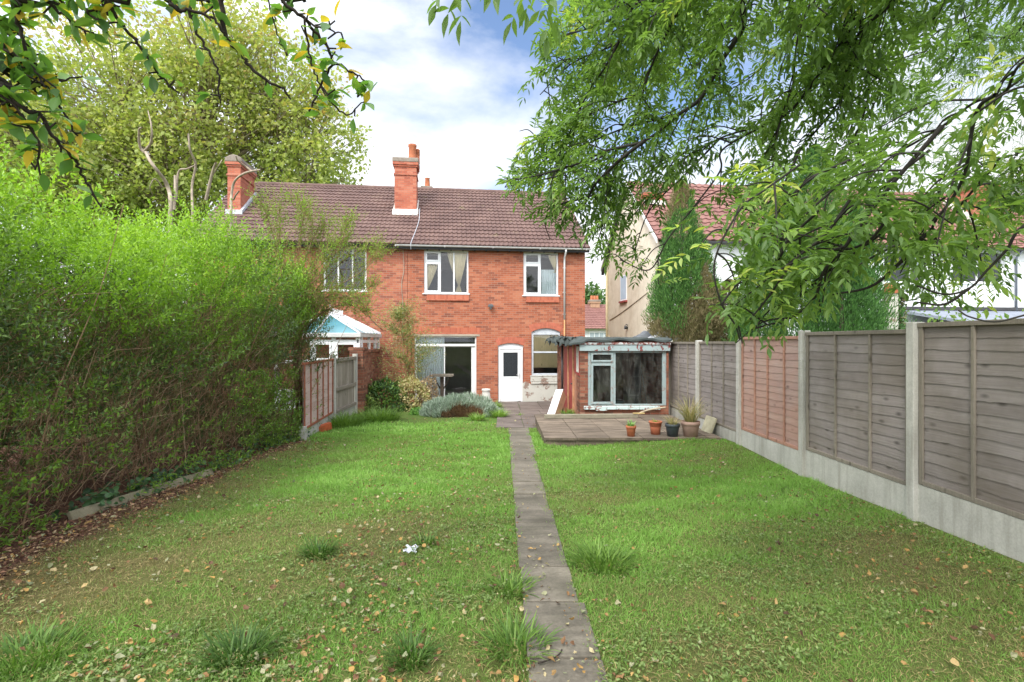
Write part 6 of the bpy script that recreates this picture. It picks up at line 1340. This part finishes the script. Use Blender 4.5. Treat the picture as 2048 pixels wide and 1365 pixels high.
def ash_limb(pts, r0, r1, dens=1.08, spread=1.0, rng=RNG, ll=.062, start=0):
    cv = spline(pts, 7); tw.add(cv-AO, r0, r1, rng.random()); seg = np.linalg.norm(np.diff(cv, axis=0), axis=1); acc = 0
    for i in range(1, len(cv)):
        acc += seg[i-1]*dens; f = i/len(cv)
        if f < start: acc = 0; continue
        while acc > .115:
            acc -= .115; fw = nrm((cv[i]-cv[i-1])[None])[0]; d = fw*.7+rng.normal(size=3)*.75*spread+np.array([0, 0, -.22]); d /= np.linalg.norm(d); ln = rng.uniform(.14, .55)*(1.1-.5*f); q = cv[i]+d*ln+np.array([0, 0, -.10*ln])
            if not inside(q): continue
            sh = spline([cv[i], cv[i]+d*ln*.5+np.array([0, 0, .03]), q], 4); tw.add(sh-AO, .0055, .0028, rng.random()); tn = np.clip(.45+.22*rng.normal(), 0, .96) if rng.random() > .02 else 1.0
            nk = int(2+ln*9)
            for k in range(nk):
                s = sh[min(len(sh)-1, int((k+1)/nk*(len(sh)-1)+.3))]
                for m in range(2 if k < nk-1 else 3):
                    dd = d*.55+rng.normal(size=3)*.62+np.array([0, 0, -.12]); L = rng.uniform(.13, .23); e_ = s+dd/np.linalg.norm(dd)*L
                    if inside(e_): pinnate(s, dd, L, rng.integers(3, 6), ll, tn, rng)
trk = Twigs(12); trk.add(spline([(3.35, .45, -.3), (3.4, .4, 1.5), (3.3, .5, 3.0), (3.1, .8, 4.6), (2.9, 1.1, 6.5)], 6)-AO, .19, .07, .5)
def limb_px(L, Ys, r0, r1, root=None, **k):
    if root is not None: k.setdefault('start', .16); r0 *= .62
    P = [np.array(at(a, b, Ys[0]+(Ys[1]-Ys[0])*i/(len(L)-1))) for i, (a, b) in enumerate(L)]
    if root is not None: R0 = np.array(root, float); P = [R0+(P[0]-R0)*f for f in (0, .25, .5, .75)]+P
    ash_limb(P, r0, r1, **k)
RT = (3.2, .7, 3.9); RT2 = (3.3, .5, 2.8)
limb_px([(1390, -60), (1352, 29), (1329, 76), (1300, 140), (1270, 240), (1240, 330)], (3.2, 4.2), .028, .006, RT)
limb_px([(1420, -30), (1294, 0), (1244, 23), (1206, 47), (1120, 75)], (3.3, 4.3), .02, .005, RT)
limb_px([(1300, -20), (1250, 50), (1235, 91), (1206, 141), (1182, 176), (1159, 223), (1141, 287), (1110, 340)], (3.6, 4.6), .02, .005, RT)
limb_px([(1508, -30), (1486, 55), (1443, 123), (1402, 196), (1358, 229), (1291, 281), (1212, 302), (1150, 330), (1080, 350), (1030, 360)], (3.0, 4.3), .034, .006, RT)
limb_px([(1291, 281), (1240, 320), (1190, 370), (1168, 410), (1120, 440)], (3.6, 4.3), .014, .005)
limb_px([(1820, -40), (1781, 9), (1735, 49), (1711, 80), (1701, 123), (1680, 200), (1600, 300)], (2.6, 3.6), .026, .007, RT)
limb_px([(1720, -20), (1708, 40), (1668, 108), (1625, 166), (1581, 222), (1532, 249), (1440, 277), (1350, 330)], (2.9, 4.0), .026, .006, RT)
limb_px([(1729, -20), (1735, 92), (1735, 200), (1700, 300)], (3.2, 3.5), .014, .006, RT)
limb_px([(1640, -40), (1600, 60), (1590, 120), (1585, 172), (1563, 234), (1548, 308), (1541, 400)], (3.2, 3.5), .007, .005)
limb_px([(2200, 60), (2048, 123), (2009, 185), (1948, 206), (1886, 252), (1794, 305), (1717, 335), (1671, 375), (1625, 412), (1541, 434), (1470, 470)], (1.9, 3.2), .010, .006, RT2, ll=.062)
limb_px([(1886, 252), (1818, 329), (1749, 412), (1691, 493), (1647, 544), (1629, 596), (1581, 636), (1500, 660)], (2.0, 2.6), .010, .005, ll=.062)
limb_px([(1990, 190), (1960, 212), (1945, 255), (1932, 338), (1909, 390), (1872, 440), (1852, 467), (1765, 504), (1677, 554), (1600, 590)], (1.9, 2.6), .008, .005, ll=.06)
limb_px([(1852, 467), (1799, 527), (1740, 574), (1660, 590)], (2.2, 2.5), .011, .005, ll=.06, dens=.7)
limb_px([(2180, 380), (2048, 452), (2014, 499), (1976, 539), (1939, 577), (1889, 589), (1834, 572)], (1.9, 2.2), .014, .004, RT2, dens=.42, ll=.055)
limb_px([(1939, 577), (1889, 609), (1834, 605)], (2.1, 2.2), .007, .004, dens=.35, ll=.055)
limb_px([(2160, 600), (2048, 631), (1989, 644), (1939, 634), (1917, 621)], (1.6, 1.75), .006, .003, RT2, dens=.05, ll=.05)
limb_px([(1532, 249), (1445, 300), (1440, 343), (1383, 420), (1336, 478), (1299, 540), (1240, 520)], (3.5, 3.9), .007, .005)
limb_px([(1600, 330), (1530, 380), (1480, 420), (1430, 520), (1440, 600), (1470, 650), (1480, 680)], (2.3, 2.5), .005, .004, ll=.06, dens=.9)
limb_px([(1671, 375), (1600, 440), (1540, 500), (1480, 540), (1440, 570)], (2.7, 3.2), .007, .004, ll=.062)
limb_px([(1700, 400), (1650, 470), (1590, 520), (1540, 590), (1500, 640)], (2.2, 2.5), .007, .004, ll=.06)
limb_px([(1780, 430), (1740, 480), (1690, 500), (1620, 500), (1560, 540)], (2.1, 2.5), .007, .004, ll=.06)
limb_px([(1600, 300), (1560, 380), (1500, 440), (1460, 470)], (3.0, 3.4), .008, .004)
for L_ in ([(1330, 40), (1230, 90), (1140, 130), (1080, 190)], [(1270, 190), (1160, 235), (1090, 265), (1035, 300)], [(1212, 310), (1120, 350), (1060, 365), (1010, 375)], [(1190, 390), (1120, 410), (1090, 440), (1100, 480)], [(1350, 230), (1240, 260), (1150, 300), (1080, 330)], [(1260, 20), (1180, 40), (1120, 90)], [(1380, 300), (1290, 350), (1220, 420), (1190, 500)], [(1440, 277), (1370, 350), (1300, 420), (1270, 500)]): limb_px(L_, (4.0, 4.7), .009, .004, ll=.066, dens=1.3)
for L_ in ([(1860, 300), (1770, 370), (1690, 430), (1610, 470), (1540, 510)], [(1760, 470), (1690, 520), (1620, 570), (1560, 620)], [(1700, 320), (1620, 360), (1560, 420), (1510, 500), (1490, 570)], [(1990, 330), (1930, 400), (1880, 460), (1830, 500)], [(1640, 420), (1580, 480), (1540, 560), (1520, 620)]): limb_px(L_, (2.3, 2.8), .007, .004, ll=.062, dens=1.3)
r2 = np.random.default_rng(77)
for i in range(22):                # the rest of the crown, farther back and over the camera
    x0 = r2.uniform(1230, 2250); y0 = r2.uniform(-220, 60) if x0 < 2050 else r2.uniform(-100, 330); Y0 = r2.uniform(3.6, 6.4); L = r2.uniform(260, 560); an = r2.uniform(.45, 1.05)
    P = [(x0-L*f*math.cos(an)*1.0, y0+L*f*math.sin(an)+28*math.sin(f*5+i)) for f in np.linspace(0, 1, 6)]
    P = [p for p in P if p[1] < lowlim(p[0])-30 and p[0] > 1130]
    if len(P) >= 3: limb_px(P, (Y0, Y0+.9), .016, .005, (2.9, 1.6, 5.6), rng=r2, ll=.072, dens=.95, start=.28)
for i in range(1):                # boughs above and behind the camera, out of the picture, shading the near lawn
    a = r2.uniform(0, 2*PI); ex = np.array([3.1-r2.uniform(.8, 4.2), .6+r2.uniform(-2.6, 2.0), r2.uniform(3.9, 5.6)]); ash_limb([np.array([3.1, .8, 4.6]), (np.array([3.1, .8, 5.2])+ex)/2+[0, 0, .5], ex], .03, .006, .55, 1.2, r2, .085, .25)
for (px_, py_, k_) in ((915, -95, 3), (1062, -70, 3), (990, -120, 2), (1085, -60, 2)):      # a spray hanging close overhead
    s_ = np.array(at(px_, py_, 1.45)); tw.add(spline([(2.2, .9, 3.6), (s_+np.array([2.2, .9, 3.6]))/2+[0, 0, .15], s_], 8)-AO, .008, .003, .5)
    for q_ in range(k_): pinnate(s_+[.012*q_, .02*q_, 0], np.array([RNG.normal()*.25-.1, RNG.normal()*.25, -1.0]), .13, 3, .062, .4, RNG)
tw.build('branches', M['ashbark'], ash); trk.build('trunk', M['ashbark'], ash); rach.build('leaf_stalks', leafmat('leaf_stalk', [S('6a8c4c'), S('8cac68')], .1), ash)
P = np.concatenate(crownP); D = np.concatenate(crownD); L = np.concatenate(crownL); t_ = np.concatenate(crownT)
TA = np.array([(0, 0, 0), (.36, .26, .06), (.5, .5, .06), (.30, .78, .02), (0, 1.06, -.10), (-.30, .78, .02), (-.5, .5, .06), (-.36, .26, .06), (0, .5, -.02)])
FA = np.array([(0, 1, 2, 8), (8, 2, 3, 4), (8, 4, 5, 6), (0, 8, 6, 7)])
V, F = scatter(TA, FA, P-AO, D, nrm(rdir(len(P))*.55+np.array([0, 0, 1.])), L, L*.34); np_mesh('crown', V, F, M['ashleaf'], ash, True, {'rnd': rep(t_, 9)}); print('ash leaflets', len(P))

# ------------------------------------------------------------------ apple tree reaching in from the left
ap = empty('apple_tree', 'apple tree with dark knobbly branches and yellowing leaves over the upper left', 'tree', (-3.1, .2, 0)); PO = np.array([-3.1, .2, 0.])
M['appleleaf'] = leafmat('apple_leaf', [S('4c6c40'), S('5e864a'), S('749c54'), S('8eb462'), S('c4b450'), S('d4b04c')], .48, .4, (1.2, 1.3, .45), .45, stops=[0, .3, .6, .82, .88, 1.0])
tw = Twigs(7); aP = []; aD = []; aL = []; aT = []
def apple(L, Ys, r0, r1, dens=1.0, root=None):
    P = [np.array(at(a, b, Ys[0]+(Ys[1]-Ys[0])*i/(len(L)-1))) for i, (a, b) in enumerate(L)]
    if root is not None: P = [np.array(root)]+P
    cv = spline(P, 6); cv[1:-1] += RNG.normal(size=(len(cv)-2, 3))*.004; tw.add(cv-PO, r0, r1, RNG.random()); seg = np.linalg.norm(np.diff(cv, axis=0), axis=1); acc = 0
    for i in range(1, len(cv)):
        acc += seg[i-1]
        while acc > .037:
            acc -= .037
            if RNG.random() > .8*dens: continue
            d = RNG.normal(size=3)+np.array([0, 0, .1]); d /= np.linalg.norm(d); ln = RNG.uniform(.015, .07); q = cv[i]+d*ln; tw.add(np.array([cv[i], cv[i]+d*ln*.6, q])-PO, .0045, .0038, .4)   # knobbly spur
            for k in range(RNG.integers(1, 5)):
                dd = d*.5+RNG.normal(size=3)*.7+np.array([0, 0, -.15]); aP.append(q+RNG.normal(size=3)*.008); aD.append(dd); aL.append(RNG.uniform(.06, .10)); aT.append(RNG.random()**.8 if RNG.random() > .06 else .95)
AR = (-2.6, .7, 3.6)
apple([(20, -60), (31, 0), (37, 39), (51, 98), (59, 156), (74, 188)], (2.2, 2.4), .012, .005, 1.3, AR)
apple([(-60, 130), (0, 172), (51, 219), (82, 230), (98, 262), (137, 305), (156, 332), (172, 363), (203, 414)], (2.1, 2.5), .013, .004, 1.0, (-2.8, .6, 3.0))
apple([(60, -50), (94, 0), (129, 31), (156, 55), (188, 66)], (2.3, 2.4), .010, .004, 1.3, AR)
apple([(190, -60), (211, 0), (234, 35), (270, 82), (297, 117), (328, 160), (359, 188)], (2.3, 2.6), .011, .004, .8, AR)
apple([(360, -60), (375, 0), (387, 47), (406, 86), (434, 137), (438, 176), (441, 207)], (2.5, 2.7), .010, .004, .22, AR)
apple([(420, -80), (441, 0), (449, 66), (477, 98), (496, 129), (531, 160), (566, 180), (582, 199)], (2.4, 2.7), .014, .005, .22, AR)
apple([(540, -60), (563, 0), (609, 39), (641, 78), (664, 121), (641, 172), (617, 223)], (2.5, 2.8), .011, .005, .5, AR)
apple([(664, 121), (711, 148), (727, 168), (715, 195)], (2.7, 2.8), .006, .003, .9)
apple([(641, 172), (676, 219), (699, 227), (734, 199)], (2.75, 2.8), .006, .003, .9)
apple([(609, 39), (615, 90), (628, 140), (641, 172)], (2.6, 2.75), .006, .004, .6)
apple([(600, 30), (640, 55), (668, 62), (685, 70)], (2.6, 2.6), .006, .003, 1.2)
apple([(-40, 110), (0, 137), (59, 176), (94, 172), (129, 230), (156, 273)], (2.2, 2.5), .010, .004, 1.1, (-2.8, .6, 3.1))
apple([(-30, 20), (0, 55), (39, 86), (102, 156), (152, 156)], (2.3, 2.5), .009, .004, 1.2, (-2.8, .6, 3.4))
apple([(530, -30), (539, 8), (559, 78), (574, 113)], (2.6, 2.7), .005, .003, .4)
apple([(280, -40), (340, 10), (375, 22), (422, 35), (449, 66)], (2.3, 2.45), .009, .006, .7, AR)
apple([(-60, 180), (0, 190), (50, 240), (80, 300), (70, 340)], (2.1, 2.3), .008, .004, 1.0, (-2.8, .6, 2.9))
apple([(-50, 60), (10, 100), (60, 130), (90, 175)], (2.2, 2.3), .008, .004, 1.4, (-2.8, .6, 3.2))
apple([(150, -40), (170, 20), (200, 40), (240, 45)], (2.3, 2.4), .007, .004, 1.2, AR)
for i in range(9): ex = np.array([-2.6+r2.uniform(-.6, 2.6), .4+r2.uniform(-2, 1.2), r2.uniform(3.5, 4.2)]); cv = spline([(-2.7, .5, 3.2), ((-2.7+ex[0])/2, .5+(ex[1]-.5)/2, 3.9), tuple(ex)], 8); tw.add(cv-PO, .02, .006, .5); [(aP.append(c+RNG.normal(size=3)*.06), aD.append(RNG.normal(size=3)), aL.append(.08), aT.append(RNG.random())) for c in cv[4:] for _ in range(9)]
tw.build('branches', M['darktwig'], ap); trk = Twigs(12); trk.add(spline([(-3.1, .2, -.2), (-3.05, .25, 1.2), (-2.9, .4, 2.4), (-2.6, .7, 3.6)], 5)-PO, .13, .05, .5); trk.build('trunk', M['bark'], ap)
P = np.array(aP); D = nrm(np.array(aD)); L = np.array(aL); t_ = np.array(aT); V, F = scatter(TA, FA, P-PO, D, nrm(rdir(len(P))*.6+np.array([0, 0, 1.])), L, L*.52); np_mesh('crown', V, F, M['appleleaf'], ap, True, {'rnd': rep(t_, 9)})
